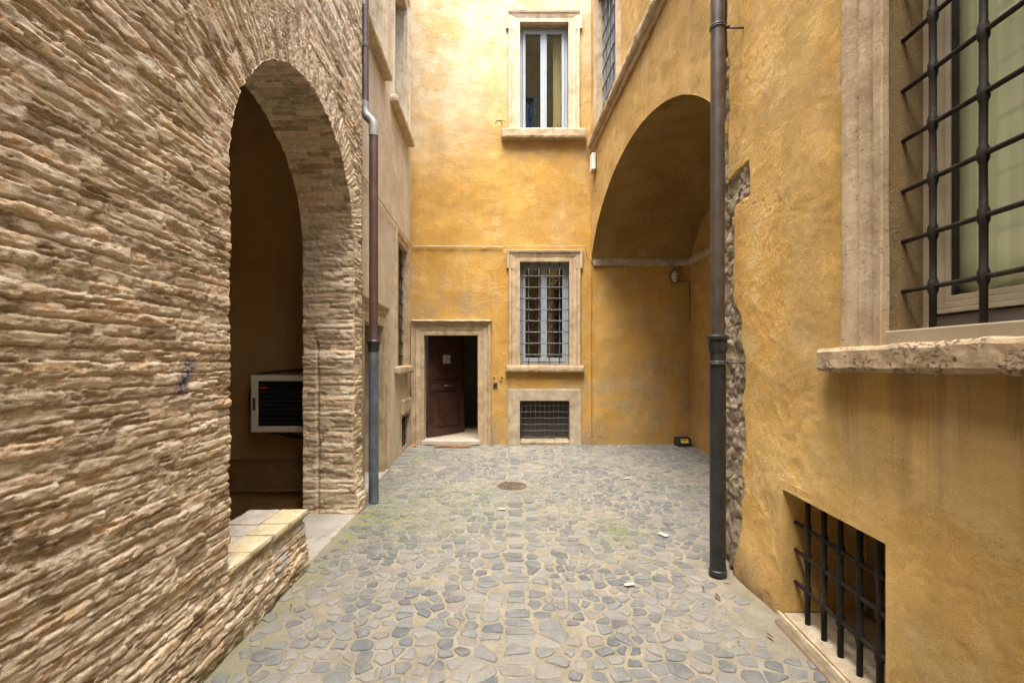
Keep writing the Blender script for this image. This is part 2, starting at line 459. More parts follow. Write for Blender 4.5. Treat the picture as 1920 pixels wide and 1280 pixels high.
# ------------------------------------------------------------------ plan of the court (eye at x=0, y=0, z=1.68)
EYE = 1.68
YB = 9.2
def XL(y): return -1.61 - .02 * y          # brick wall, near left
def XF(y): return -1.62 - .043 * y         # beige wall, far left
def XR(y): return 1.59 + .06 * y           # near right
def XA(y): return 1.98 - .045 * y          # far right, with the archway
PL = lambda u, n, z: (XL(u) + n, u + 0 * n, z + 0 * n)
PF = lambda u, n, z: (XF(u) + n, u + 0 * n, z + 0 * n)
PR = lambda u, n, z: (XR(u) - n, u + 0 * n, z + 0 * n)
PA = lambda u, n, z: (XA(u) - n, u + 0 * n, z + 0 * n)
PB = lambda u, n, z: (u + 0 * n, YB - n, z + 0 * n)
TOP = 12.2

def surround(P, u0, u1, z0, z1, prof, ear=0., ear_h=.3, ear_from=99):
    """moulded stone frame round three sides of an opening; ears (crossettes) at the top"""
    mb = MB(); loops = []
    for (d, h) in prof:
        e = ear if d >= ear_from else 0.
        te = z1 + prof[-1][0] - ear_h
        pts = [(u0 - d, z0), (u0 - d, te), (u0 - d - e, te), (u0 - d - e, z1 + d), (u1 + d + e, z1 + d), (u1 + d + e, te), (u1 + d, te), (u1 + d, z0)]
        # cut long runs so that wear can move them
        out = []
        for a, b in zip(pts[:-1], pts[1:]):
            L = math.hypot(a[0] - b[0], a[1] - b[1]); k = 1
            base = (u1 - u0) + (z1 - z0)
            k = 10 if L > .4 else 1
            for i in range(k):
                out.append((a[0] + (b[0] - a[0]) * i / k, a[1] + (b[1] - a[1]) * i / k))
        out.append(pts[-1])
        loops.append([(p[0], h, p[1]) for p in out])
    n = min(len(l) for l in loops)
    if any(len(l) != n for l in loops):
        loops = [[(l[0][0], l[0][1], l[0][2])] + l[1:] for l in loops]
    return mb, loops

def surround_build(P, u0, u1, z0, z1, prof, name, mat, parent, ear=0., ear_h=.3, ear_from=99, wear=.003):
    mb = MB(); te = z1 + prof[-1][0] - ear_h
    K = [12, 1, 3, 10, 3, 1, 12]
    rows = []
    for (d, h) in prof:
        e = ear if d >= ear_from else 0.
        pts = [(u0 - d, z0), (u0 - d, te), (u0 - d - e, te), (u0 - d - e, z1 + d), (u1 + d + e, z1 + d), (u1 + d + e, te), (u1 + d, te), (u1 + d, z0)]
        row = []
        for s, k in enumerate(K):
            a, b = pts[s], pts[s + 1]
            for i in range(k):
                q = (a[0] + (b[0] - a[0]) * i / k, a[1] + (b[1] - a[1]) * i / k)
                row.append(q)
        row.append(pts[-1])
        r2 = []
        for q in row:
            w = mnoise.noise_vector(Vector((q[0] * 5 + h * 20, q[1] * 5, d * 30))) * wear
            r2.append(P(q[0] + w.x, h + w.y, q[1] + (w.z if q[1] > z0 + .01 else 0)))
        rows.append(r2)
    n = len(rows[0]); vs = [p for r in rows for p in r]; fs = []
    for i in range(len(rows) - 1):
        for j in range(n - 1):
            fs.append((i * n + j, i * n + j + 1, (i + 1) * n + j + 1, (i + 1) * n + j))
    mb.add(vs, fs)
    return mb.build(name, mat, parent)

PROF_BIG = [(-.008, -.05), (-.008, .035), (.012, .045), (.075, .045), (.082, .030), (.095, .028), (.165, .052), (.172, .040), (.185, .040), (.20, .075), (.235, .082), (.25, .070), (.25, -.06)]
PROF_MID = [(-.008, -.05), (-.008, .03), (.05, .03), (.056, .022), (.066, .022), (.13, .045), (.137, .032), (.15, .032), (.165, .055), (.20, .065), (.215, .05), (.215, -.06)]
PROF_LOW = [(-.008, -.05), (-.008, .03), (.09, .035), (.10, .045), (.17, .048), (.17, -.06)]

def reveal(P, u0, u1, z0, z1, depth, name, mat, parent, floor=True):
    """the four inner faces of an opening as thin slabs behind the wall face"""
    mb = MB(); t = .06
    mb.box(P, u0 - t, u0, -depth, -.03, z0, z1); mb.box(P, u1, u1 + t, -depth, -.03, z0, z1)
    mb.box(P, u0 - t, u1 + t, -depth, -.03, z1 + .002, z1 + t)
    if floor: mb.box(P, u0 - t, u1 + t, -depth, -.03, z0 - t, z0 - .002)
    return mb.build(name, mat, parent)

def room(P, u0, u1, z0, z1, n0, depth, parent, mat, name='interior'):
    mb = MB(); t = .04; g = .25
    a, b, c, e = u0 - g, u1 + g, z0 - .05, z1 + .1
    mb.box(P, a, b, n0 - depth - t, n0 - depth, c, e)
    mb.box(P, a - t, a, n0 - depth, n0, c, e); mb.box(P, b, b + t, n0 - depth, n0, c, e)
    mb.box(P, a, b, n0 - depth, n0, e, e + t); mb.box(P, a, b, n0 - depth, n0, c - t, c)
    return mb.build(name, mat, parent)

def casement(P, u0, u1, z0, z1, n, parent, mat, glass, fw=.055, sw=.06, muntins=0):
    f = MB(); d = .07
    f.box(P, u0, u0 + fw, n - d, n, z0, z1); f.box(P, u1 - fw, u1, n - d, n, z0, z1)
    f.box(P, u0 + fw, u1 - fw, n - d, n - .002, z1 - fw, z1); f.box(P, u0 + fw, u1 - fw, n - d, n - .002, z0, z0 + fw)
    f.build('window_frame', mat, parent, bevel=.006)
    mid = (u0 + u1) / 2
    for (a, b) in ((u0 + fw + .004, mid - .003), (mid + .003, u1 - fw - .004)):
        s = MB(); zz0, zz1 = z0 + fw + .004, z1 - fw - .004
        s.box(P, a, a + sw, n - .05, n + .012, zz0, zz1); s.box(P, b - sw, b, n - .05, n + .012, zz0, zz1)
        s.box(P, a + sw, b - sw, n - .05, n + .010, zz1 - sw, zz1); s.box(P, a + sw, b - sw, n - .05, n + .010, zz0, zz0 + sw * 1.3)
        for k in range(muntins):
            zc = zz0 + (zz1 - zz0) * (k + 1) / (muntins + 1)
            s.box(P, a + sw, b - sw, n - .035, n, zc - .012, zc + .012)
        s.build('sash', mat, parent, bevel=.006)
        p = MB(); p.box(P, a + sw - .008, b - sw + .008, n - .024, n - .019, zz0 + sw * 1.3 - .008, zz1 - sw + .008)
        p.build('pane', glass, parent)
    k = MB(); k.box(P, mid - .022, mid + .022, n + .012, n + .026, z0 + fw + .01, z1 - fw - .01)
    k.build('meeting_strip', mat, parent, bevel=.006)

def grille(P, us, zs, u0, u1, z0, z1, n, r, parent, mat, knot=1.6, rh=None, sides=8, bulge=True):
    mb = MB(); rh = rh or r
    for u in us:
        path = []; rad = []
        pts = sorted([z0, z1] + [q for zc in zs for q in ([zc - 2.6 * r, zc - 1.3 * r, zc, zc + 1.3 * r, zc + 2.6 * r] if bulge else [zc])])
        for z in pts:
            if z < z0 or z > z1: continue
            d = min([abs(z - zc) for zc in zs] + [9])
            w = mnoise.noise(Vector((u * 7, z * 3, 3))) * r * .22
            path.append(Vector(P(u + w, n, z))); rad.append(r * (knot if bulge and d < r * 1.5 else 1.0) * (1 + .1 * mnoise.noise(Vector((u * 9, z * 15, 1)))))
        mb.tube(path, rad, sides)
    for zc in zs:
        k = 12; path = []
        for i in range(k + 1):
            u = u0 + (u1 - u0) * i / k
            path.append(Vector(P(u, n + .0, zc + mnoise.noise(Vector((u * 3, zc * 7, 5))) * rh * .35)))
        mb.tube(path, rh, sides)
    return mb.build('grille', mat, parent, smooth=True)

# ------------------------------------------------------------------ GROUND : joints + cobbles in one structure
def moss_f(x, y):
    m = .55 * np.exp(-(((x + 1.25) / .55) ** 2 + ((y - 5.0) / .9) ** 2))
    m += .9 * np.exp(-(((x - 1.05) / .33) ** 2 + ((y - 4.55) / .28) ** 2))
    m += .45 * np.exp(-(((x + .2) / .9) ** 2 + ((y - 5.4) / .9) ** 2))
    m += .4 * np.exp(-(((x + 1.55) / .12) ** 2)) * sstep(1.0, 2.5, y)
    m += .35 * np.exp(-(((x + 1.6) / .3) ** 2 + ((y - 8.0) / 1.2) ** 2))
    return np.clip(m + .25 * fbm(x * 1.3, y * 1.3, 91, 3) * (y > 3.5), 0, 1)

def ground_h(x, y):
    h = .010 * fbm(x * 1.1, y * 1.1, 3, 3) + .004 * fbm(x * 9, y * 9, 5, 3)
    run = np.exp(-((x - .03) / .22) ** 2)
    return h - .008 * run

def build_ground():
    xs = axis([(-2.25, .03), 3.62]); ys = axis([(-6.2, .12), (1.4, .025), 9.35])
    X, Y = np.meshgrid(xs, ys, indexing='ij'); x = X.ravel(); y = Y.ravel()
    z = ground_h(x, y)
    I = np.arange(len(x)).reshape(X.shape)
    F = np.stack([I[:-1, :-1], I[1:, :-1], I[1:, 1:], I[:-1, 1:]], -1).reshape(-1, 4)
    V = [np.stack([x, y, z], 1)]; faces = [tuple(f) for f in F.tolist()]; mi = [0] * len(faces)
    tint = [np.zeros(len(x))]; moss = [moss_f(x, y)]
    nb = len(x)
    # stone seeds: rows across the court, a straight runnel of square setts on the axis
    rnd = random.Random(11); seeds = []
    y0 = -.5; row = 0
    while y0 < 9.2:
        sp = .094 + .009 * math.sin(row * 1.7)
        xx = -1.9 + rnd.random() * .12
        while xx < 3.6:
            w = rnd.uniform(.072, .158)
            cx = xx + w / 2
            if abs(cx - .03) > .135:
                yy = y0 + rnd.uniform(-.045, .045) + .05 * math.sin(cx * 2.2 + row * .13)
                seeds.append((cx + rnd.uniform(-.02, .02), yy, rnd.random()))
            xx += w
        if y0 < 6.05 or y0 > 6.45:
            seeds.append((.03 + rnd.uniform(-.012, .012), y0 + rnd.uniform(-.012, .012), rnd.random() * .95))
        y0 += sp; row += 1
    P2 = np.array(seeds)[:, :2]
    cell = .3; grid = {}
    for i, (a, b) in enumerate(P2): grid.setdefault((int(a // cell), int(b // cell)), []).append(i)
    vs = []; fs = []; tn = []
    for i, (a, b) in enumerate(P2):
        wl = XL(b) if b < 5.4 else XF(b)
        if b < 3.9: wr = XR(b)
        else: wr = 3.5
        edge = min(a - wl, wr - a)
        if edge < .075: continue
        # the cement margins along the walls have fewer stones
        if b < 4.2 and wr - a < .32 and rnd.random() < .75 - 1.2 * (wr - a - .1): continue
        if a - wl < .2 and rnd.random() < .2: continue
        if rnd.random() < .03: continue
        if math.hypot((a - 0.0), b - 6.22) < .27: continue
        poly = [(a - .2, b - .2), (a + .2, b - .2), (a + .2, b + .2), (a - .2, b + .2)]
        gx, gy = int(a // cell), int(b // cell)
        for dx in (-1, 0, 1):
            for dy in (-1, 0, 1):
                for j in grid.get((gx + dx, gy + dy), ()):
                    if j == i: continue
                    qx, qy = P2[j]; mx, my = (a + qx) / 2, (b + qy) / 2; nx, ny = qx - a, qy - b
                    if nx * nx + ny * ny > .2: continue
                    out = []
                    for k in range(len(poly)):
                        p, q = poly[k], poly[(k + 1) % len(poly)]
                        dp = (p[0] - mx) * nx + (p[1] - my) * ny; dq = (q[0] - mx) * nx + (q[1] - my) * ny
                        if dp <= 0: out.append(p)
                        if dp * dq < 0:
                            t = dp / (dp - dq); out.append((p[0] + (q[0] - p[0]) * t, p[1] + (q[1] - p[1]) * t))
                    poly = out
                    if len(poly) < 3: break
        if len(poly) < 3: continue
        cx = sum(p[0] for p in poly) / len(poly); cy = sum(p[1] for p in poly) / len(poly)
        gap = rnd.uniform(.004, .017)
        rr = sum(math.hypot(p[0] - cx, p[1] - cy) for p in poly) / len(poly)
        if rr < .03: continue
        sc = max(.45, 1 - gap / (rr * .72))
        poly = [(cx + (p[0] - cx) * sc, cy + (p[1] - cy) * sc) for p in poly]
        # split and jitter, then cut the corners round
        pts = []
        for k in range(len(poly)):
            p, q = poly[k], poly[(k + 1) % len(poly)]
            L = math.hypot(p[0] - q[0], p[1] - q[1]); m = 2 if L > .05 else 1
            for t in range(m):
                pts.append((p[0] + (q[0] - p[0]) * t / m + rnd.uniform(-.009, .009), p[1] + (q[1] - p[1]) * t / m + rnd.uniform(-.008, .008)))
        for _ in range(2):
            o2 = []
            for k in range(len(pts)):
                p, q = pts[k], pts[(k + 1) % len(pts)]
                w = .21 if _ == 0 else .25
                o2.append((p[0] * (1 - w) + q[0] * w, p[1] * (1 - w) + q[1] * w)); o2.append((p[0] * w + q[0] * (1 - w), p[1] * w + q[1] * (1 - w)))
            pts = o2
        n = len(pts); base = nb + len(vs)
        hz = rnd.uniform(.004, .010); tx, ty = rnd.uniform(-.05, .05), rnd.uniform(-.05, .05)
        g0 = float(ground_h(np.array([cx]), np.array([cy]))[0])
        t = seeds[i][2]
        for (s, dz) in ((1.0, -.012), (.985, hz * .5), (.93, hz * .93), (.5, hz * 1.0)):
            for (px, py) in pts:
                ox, oy = (px - cx) * s, (py - cy) * s
                zz = g0 + dz + (ox * tx + oy * ty if dz > 0 else 0) + (.0016 * mnoise.noise(Vector((px * 30, py * 30, s))) if dz > 0 else 0)
                vs.append((cx + ox, cy + oy, zz)); tn.append(t)
        for r_ in range(3):
            for k in range(n):
                k2 = (k + 1) % n
                fs.append((base + r_ * n + k, base + r_ * n + k2, base + (r_ + 1) * n + k2, base + (r_ + 1) * n + k))
        fs.append(tuple(base + 3 * n + k for k in range(n)))
    va = np.array(vs)
    V.append(va); faces += fs; mi += [1] * len(fs); tint.append(np.array(tn)); moss.append(moss_f(va[:, 0], va[:, 1]))
    o = mesh_obj('cobbled_ground', np.concatenate(V), faces, [M['joint'], M['cobble']], None, True, attrs={'tint': np.concatenate(tint), 'moss': np.concatenate(moss)}, mi=mi, recenter=False)
    tag(o, 'grey basalt cobbles set in sandy joints across the courtyard', 'ground', kind='structure')
build_ground()

# ------------------------------------------------------------------ LEFT : eroded brick building with the arch
AC, AR, ASP = 3.885, 1.152, 2.83          # arch centre, radius, springing height
PARA_U, PARA_Z = 3.75, .455
def brick_core(s, c, seed=0, p=.054, amp=1.):
    """height, tint and joint mask of worn courses; s runs along a course, c across"""
    cw = c + .012 * fbm(s * 1.1, c * 1.6, 11 + seed, 3) + .005 * fbm(s * 9, c * 9, 12 + seed, 2) + .0045 * fbm(s * 34, c * 34, 13 + seed, 2)
    k = np.floor(cw / p); f = cw / p - k
    so = s + hsh(k, k * 0 + 3, 21 + seed) * .5
    L = .23
    b = np.floor(so / L); fb = so / L - b
    m = np.maximum(1 - sstep(.0, .17, f) * (1 - sstep(.83, 1., f)), (1 - sstep(0, .05, fb) * (1 - sstep(.95, 1., fb))) * .8)
    tint = hsh(k, b, 5 + seed)
    plate = hsh(k, b, 6 + seed)
    h = .026 * (plate - .5) * (1 - .5 * m) + .010 * (hsh(k, k * 0, 61 + seed) - .5)
    # joints washed out into short dark slots, here and there
    df = np.minimum(f, 1 - f)
    slot = .015 * np.exp(-(df / .10) ** 2) * sstep(-.25, .15, fbm(s * 4.5, k * .9, 41 + seed, 3))
    h = h - .014 * np.exp(-(np.minimum(fb, 1 - fb) / .035) ** 2) * (hsh(k, b, 62 + seed) > .35)
    tr = fbm(s * 14, c * 30, 38 + seed, 4, .7) * 2.4
    tf = np.floor(tr); h = h + .0065 * (tf + sstep(.38, .62, tr - tf))
    h = h + .014 * fbm(s * 1.1, c * 1.6, 32 + seed, 4)
    h = h + .010 * fbm(s * 36, c * 60, 33 + seed, 4, .8)
    g = fbm(s * 2.4, c * 12, 34 + seed, 5, .65)
    h = h - .034 * sstep(.30, .38, g)
    g2 = fbm(s * 12, c * 28, 35 + seed, 4, .6)
    h = h - .018 * sstep(.24, .34, g2)
    return h * amp - slot, tint, m

def brick_h(u, z):
    r = np.hypot(u - AC, np.maximum(z, ASP - .25) - ASP)
    th = np.arctan2(z - ASP, u - AC)
    ring_t = .50 + .10 * fbm(th * 4, r * 0, 44, 2) + .05 * vnoise(th * 18, r * 0, 46)
    ring = (z > ASP - .12 - .05 * vnoise(u * 7, z * 7, 3)) & (r < AR + ring_t)
    ring_far = (z > ASP - .12) & (u > AC) & (r < AR + np.minimum(ring_t, .34))
    ring = np.where(u > AC, ring_far, ring)
    # courses left of the arch climb towards the voussoirs
    tilt = np.clip((AC - AR - u) / 2.0, 0, 1) * 0
    s1, c1 = u, z + tilt
    s2, c2 = r * 1.0 + 7., th * (AR + .2)
    h1, t1, m1 = brick_core(s1, c1, 0, amp=.44)
    h2, t2, m2 = brick_core(s2, c2, 50, amp=.34)
    h = np.where(ring, h2, h1); t = np.where(ring, t2, t1); m = np.where(ring, m2, m1)
    uv = np.stack([np.where(ring, s2, s1), np.where(ring, c2, c1)], 1)
    # slight belly at the foot, and a worn end corner
    h = h + .05 * sstep(.5, 0, z) - .03 * sstep(5.28, 5.42, u)
    moss = sstep(5.3, 5.4, u) * sstep(.6, 1.5, z) * .9 + .8 * sstep(.14, .02, z)
    patch = sstep(.02, .10, fbm(u * 3.2, z * 5, 77, 5, .6) + .55 * (z - .30) / .2 * (u > 2.7) - .25 * (u < 3.2)) * sstep(2.62, 2.85, u) * (z < .47) * (u < 3.8)
    blue = np.exp(-(((u - 2.36 - (z - 1.60) * .5) / .05) ** 2 + ((z - 1.60) / .09) ** 2)) * 1.4
    return h, {'tint': t, 'mortar': m, 'moss': np.clip(moss, 0, 1), 'blue': np.clip(blue, 0, 1), 'patch': patch}, uv

def arch_sdf(u, z):
    d = np.where(z < ASP, np.abs(u - AC) - AR, np.hypot(u - AC, z - ASP) - AR)
    d = d + .006 * vnoise(u * 20 + 3, z * 20, 71) + .010 * vnoise(u * 5, z * 6, 72)
    dp = np.maximum(u - PARA_U, z - PARA_Z)
    return np.maximum(np.maximum(d, -dp), -z - .02)

bld = thing('brick_building', (-2.4, 3, 0), 'rough eroded Roman brick building with a dark tall arch, on the left', 'building')
sheet('wall', axis([(-6.2, .08), (1.1, .0105), 5.42]), axis([(-.04, .0065), (4.4, .02), (5.9, .1), 8.8]), PL, brick_h, M['brick'], bld, sdf=arch_sdf, cell=.010)
# end of the wall (turns the corner behind the downpipe) and its thickness
mb = MB()
def PEND(u, n, z): return (u, 5.40 + n, z)
mb.rough_box(PEND, -2.2, XL(5.4) - .022, -.2, .012, 0, 5.2, .06, .014, 8)
mb.rough_box(PEND, -2.2, XL(5.4) - .022, -.2, .012, 5.2, 8.8, .12, .01, 8)
mb.build('end_wall', M['trav_grey'], bld, smooth=True)

# inside face of the arch: two jambs and the soffit as one ribbon
def jamb_ribbon():
    pts = []
    for z in np.arange(-.02, ASP, .012): pts.append((AC + AR, z, -1., 0.))
    na = int(math.pi * AR / .012)
    for i in range(na + 1):
        a = math.pi * i / na; pts.append((AC + AR * math.cos(a), ASP + AR * math.sin(a), -math.cos(a), -math.sin(a)))
    for z in np.arange(ASP, PARA_Z - .03, -.012): pts.append((AC - AR, z, 1., 0.))
    pts = np.array(pts)
    arc = np.concatenate([[0], np.cumsum(np.hypot(np.diff(pts[:, 0]), np.diff(pts[:, 1])))])
    dep = np.concatenate([np.linspace(0, .06, 7), np.linspace(.075, .56, 36)])
    A, D = np.meshgrid(np.arange(len(pts)), dep, indexing='ij'); a = A.ravel(); d = D.ravel()
    h, t, m = brick_core(d + 11., arc[a] + 3., 80, p=.056, amp=.38)
    # a vertical seam where the outer skin meets the core
    h = h - .035 * np.exp(-((d - .40 - .01 * vnoise(arc[a] * 4, d * 0, 8)) / .012) ** 2) * (arc[a] < 1.9)
    fade = sstep(0, .035, d)
    u = pts[a, 0]; z = pts[a, 1]
    off = -(.006 * vnoise(u * 20 + 3, z * 20, 71) + .010 * vnoise(u * 5, z * 6, 72))     # follows the ragged edge of the face
    k = h * fade - off * 1.0
    uu = u + pts[a, 2] * k * 1.0; zz = z + pts[a, 3] * k * 1.0
    hf = brick_h(u, z)[0]
    n = np.where(d == 0, hf + .004, hf * (1 - fade) - d)
    co = np.stack([XL(uu) + n, uu, zz], 1)
    I = np.arange(len(a)).reshape(A.shape)
    F = np.stack([I[:-1, :-1], I[1:, :-1], I[1:, 1:], I[:-1, 1:]], -1).reshape(-1, 4)
    uv = np.stack([d + 11, arc[a]], 1)
    zero = np.zeros(len(a))
    mesh_obj('arch_lining', co, F, M['brick'], bld, True, uv=uv, attrs={'tint': t, 'mortar': m, 'moss': zero, 'blue': zero, 'patch': zero})
jamb_ribbon()

# parapet in the arch: back, end and tiled cap
par = MB()
par.rough_box(PL, AC - AR - .02, PARA_U + .012, -.43, -.05, -.9, PARA_Z - .03, .04, .012, 8)
parapet = par.build('parapet', M['trav_grey'], bld, smooth=True)
cap = MB(); rr = random.Random(4)
u = AC - AR - .03
while u < PARA_U - .03:
    w = min(rr.uniform(.20, .30), PARA_U + .02 - u)
    if PARA_U - (u + w) < .1: w = PARA_U + .02 - u
    split = -.20 + rr.uniform(-.03, .03)
    cap.rough_box(PL, u + .003, u + w - .003, split + .003, .03 + rr.uniform(-.008, .008), PARA_Z - .03, PARA_Z + .020 + rr.uniform(-.004, .004), .03, .004, 12, 0, rr.random() * 40, .006)
    cap.rough_box(PL, u + .003, u + w - .003, -.44, split - .003, PARA_Z - .03, PARA_Z + .018 + rr.uniform(-.004, .004), .03, .004, 12, 1, rr.random() * 40, .006)
    u += w
M['cap_y'] = stone('yellowed_tile', (.38, .31, .17), (.50, .42, .25), (.56, .49, .34), pit=.3)
M['cap_g'] = stone('grey_tile', (.34, .28, .22), (.46, .40, .33), (.54, .49, .42), pit=.3)
cap.build('coping', [M['cap_y'], M['cap_g']], parapet, smooth=False)
# threshold slab inside the arch
mb = MB(); mb.rough_box(PL, PARA_U + .02, AC + AR + .03, -.60, .02, -.1, .018, .06, .004, 6)
mb.build('threshold', M['slab'], bld)

# dark passage behind the arch
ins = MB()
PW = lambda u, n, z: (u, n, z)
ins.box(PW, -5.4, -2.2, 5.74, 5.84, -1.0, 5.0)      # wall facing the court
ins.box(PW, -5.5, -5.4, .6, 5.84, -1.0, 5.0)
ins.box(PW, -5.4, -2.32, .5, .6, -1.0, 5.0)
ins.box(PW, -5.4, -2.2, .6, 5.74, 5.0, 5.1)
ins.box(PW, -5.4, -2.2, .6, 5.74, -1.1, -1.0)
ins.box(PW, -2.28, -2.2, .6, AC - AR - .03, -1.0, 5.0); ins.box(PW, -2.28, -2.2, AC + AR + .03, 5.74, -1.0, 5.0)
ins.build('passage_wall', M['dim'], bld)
mb = MB()
mb.box(PW, -5.3, -2.3, 5.705, 5.74, .09, .455)
mb.box(PW, -5.3, -2.3, 5.69, 5.74, .455, .475); mb.box(PW, -5.3, -2.3, 5.69, 5.74, .07, .09)
for px in (-3.05, -2.62, -2.38):
    for pz in (.16, .27, .39):
        mb.tube([(px, 5.706, pz), (px, 5.694, pz)], .012, 8)
mb.build('dado_panel', painted('dado_paint', (.20, .125, .05), .6, .15), bld)

# cabinet on the passage wall
cab = thing('wall_cabinet', (-2.72, 5.74, .82), 'cream framed wall cabinet with dark glass door inside the arch', 'cabinet')
mb = MB(); mb.box(PW, -3.12, -2.32, 5.60, 5.738, .82, 1.50); mb.build('body', M['cream'], cab, bevel=.008)
mb = MB()
mb.box(PW, -3.12, -3.04, 5.545, 5.598, .82, 1.50); mb.box(PW, -2.42, -2.32, 5.545, 5.598, .82, 1.50)
mb.box(PW, -3.04, -2.42, 5.547, 5.598, 1.43, 1.50); mb.box(PW, -3.04, -2.42, 5.547, 5.598, .82, .89)
door_f = mb.build('door_frame', M['cream'], cab, bevel=.004)
mb = MB(); mb.box(PW, -3.04, -2.42, 5.56, 5.57, .89, 1.43); mb.build('glass_door', painted('smoked_glass', (.012, .013, .015), .15, .05, spec=.6, bumpd=.0002), cab)
mb = MB(); mb.box(PW, -3.098, -3.064, 5.535, 5.546, 1.08, 1.23); mb.build('handle', M['iron_grey'], door_f, bevel=.003)
mb = MB()
for i in range(9): mb.box(PW, -3.02, -2.44, 5.552, 5.559, .93 + i * .052, .934 + i * .052)
mb.build('louvre', painted('louvre_grey', (.05, .05, .05), .5), cab)
for i in range(3):
    mb = MB(); mb.box(PW, -3.005 + i * .022, -2.99 + i * .022, 5.556, 5.559, 1.345, 1.353); mb.build('indicator', M['led'], cab)
cb = MB(); cb.tube([(-3.0, 5.715, .80), (-2.7, 5.70, .74), (-2.45, 5.70, .70), (-2.32, 5.71, .70)], .012, 8)
cb.tube([(-2.9, 5.71, .82), (-2.65, 5.69, .765), (-2.4, 5.69, .745), (-2.32, 5.7, .74)], .009, 8)
tag(cb.build('power_cable', M['black'], None, smooth=True), 'black cables drooping below the cream cabinet in the arch', 'cable')
cb = MB(); pts = []
for i in range(13):
    a = math.pi * (.5 + i / 12); pts.append((-3.08 + .16 * math.cos(a), 5.725, 1.16 + .36 * math.sin(a)))
pts = [(-2.35, 5.725, 1.575), (-2.7, 5.725, 1.56)] + pts
cb.tube(pts, .009, 8)
tag(cb.build('data_cable', M['black'], None, smooth=True), 'dark cable curving round the left side of the cream cabinet', 'cable')

# ------------------------------------------------------------------ LEFT FAR : beige building
def soft_h(amp, sc, seed):
    def f(u, v):
        h = amp * fbm(u * sc, v * sc, seed, 4) + amp * .4 * fbm(u * sc * 5, v * sc * 5, seed + 3, 3)
        return h, {}
    return f
sb = thing('side_building', (-2.2, 7.3, 0), 'beige plastered building beyond the brick wall, with pale stone windows', 'building')
F_DOOR = (5.75, 6.77, 0.02, 2.18); F_WIN = (7.88, 8.74, 1.58, 3.72); F_VENT = (8.25, 9.02, .05, .66)
F_UA = (5.70, 6.72, 5.98, 8.55); F_UB = (7.62, 8.70, 5.90, 8.26)
rects = [F_DOOR, F_WIN, F_VENT, F_UA, F_UB]
ui = [q for r in rects for q in r[:2]]; zi = [q for r in rects for q in r[2:]]
sheet('wall', axis([(5.3, .04), 9.22], ui), axis([(-.03, .04), (9, .2), 10.5], zi), PF, soft_h(.010, 1.4, 5), M['beige'], sb, rects=rects)

def stone_bar(name, P, u0, u1, n0, n1, z0, z1, mat, parent, amp=.006, step=.035, seed=1.):
    mb = MB(); mb.rough_box(P, u0, u1, n0, n1, z0, z1, step, amp, 9, 0, seed, .012)
    return mb.build(name, mat, parent)

def window_part(parent, name='window'):
    return None

def make_window(parent, P, rect, prof, smat, frame_mat, glass, depth, name='window', ear=0, ear_h=.3, ear_from=99, sill=None, sillmat=None, reveal_mat=None, frame_n=None, muntins=0, interior=True, room_mat=None):
    """a window as a part of its building: the stone frame is its own mesh, the rest are sub-parts"""
    u0, u1, z0, z1 = rect
    w = surround_build(P, u0, u1, z0, z1, prof, name, smat, parent, ear, ear_h, ear_from)
    reveal(P, u0, u1, z0, z1, depth + .07, 'reveal', reveal_mat or smat, w)
    if sill:
        stone_bar('sill', P, *sill, sillmat or smat, w, seed=u0 * 10)
    if frame_mat:
        casement(P, u0 + .004, u1 - .004, z0 + .004, z1 - .004, -depth, w, frame_mat, glass, muntins=muntins)
    if interior:
        room(P, u0, u1, z0, z1, -depth - .075, .9, w, room_mat or M['room'])
    return w

wF = make_window(sb, PF, F_WIN, PROF_LOW, M['trav'], M['bluegrey'], M['glass'], .20, sill=(7.68, 8.94, -.03, .11, 1.44, 1.58), muntins=2)
grille(PF, [8.05, 8.22, 8.39, 8.56], [1.76, 2.0, 2.24, 2.48, 2.72, 2.96, 3.2, 3.44], 7.88, 8.74, 1.58, 3.72, -.06, .011, wF, M['iron'], knot=1.5)
make_window(sb, PF, F_UA, PROF_MID, M['trav_pale'], M['bluegrey'], M['glass'], .18, sill=(5.45, 6.98, -.03, .13, 5.86, 5.98), reveal_mat=M['trav_pale'])
make_window(sb, PF, F_UB, PROF_MID, M['trav_pale'], M['bluegrey'], M['glass'], .18, sill=(7.34, 8.98, -.03, .13, 5.78, 5.90), reveal_mat=M['trav_pale'])
# doorway beside the pipe
dw = surround_build(PF, F_DOOR[0], F_DOOR[1], 0, F_DOOR[3], [(-.008, -.05), (-.008, .04), (.10, .04), (.11, .03), (.19, .05), (.20, .04), (.27, .07), (.29, .07), (.29, -.05)], 'doorway', M['trav'], sb)
reveal(PF, *F_DOOR, .30, 'reveal', M['trav_grey'], dw, floor=False)
mb = MB(); mb.box(PF, F_DOOR[0], F_DOOR[1], -.36, -.31, .02, 2.18)
for (a, b) in ((.15, .95), (1.08, 2.05)):
    for (c, d) in ((5.83, 6.22), (6.30, 6.69)):
        mb.box(PF, c, d, -.31, -.295, a, b)
mb.build('door', M['wood'], sb, bevel=.006)
stone_bar('doorstep', PF, 5.5, 7.0, -.3, .07, -.02, .05, M['slab'], dw)
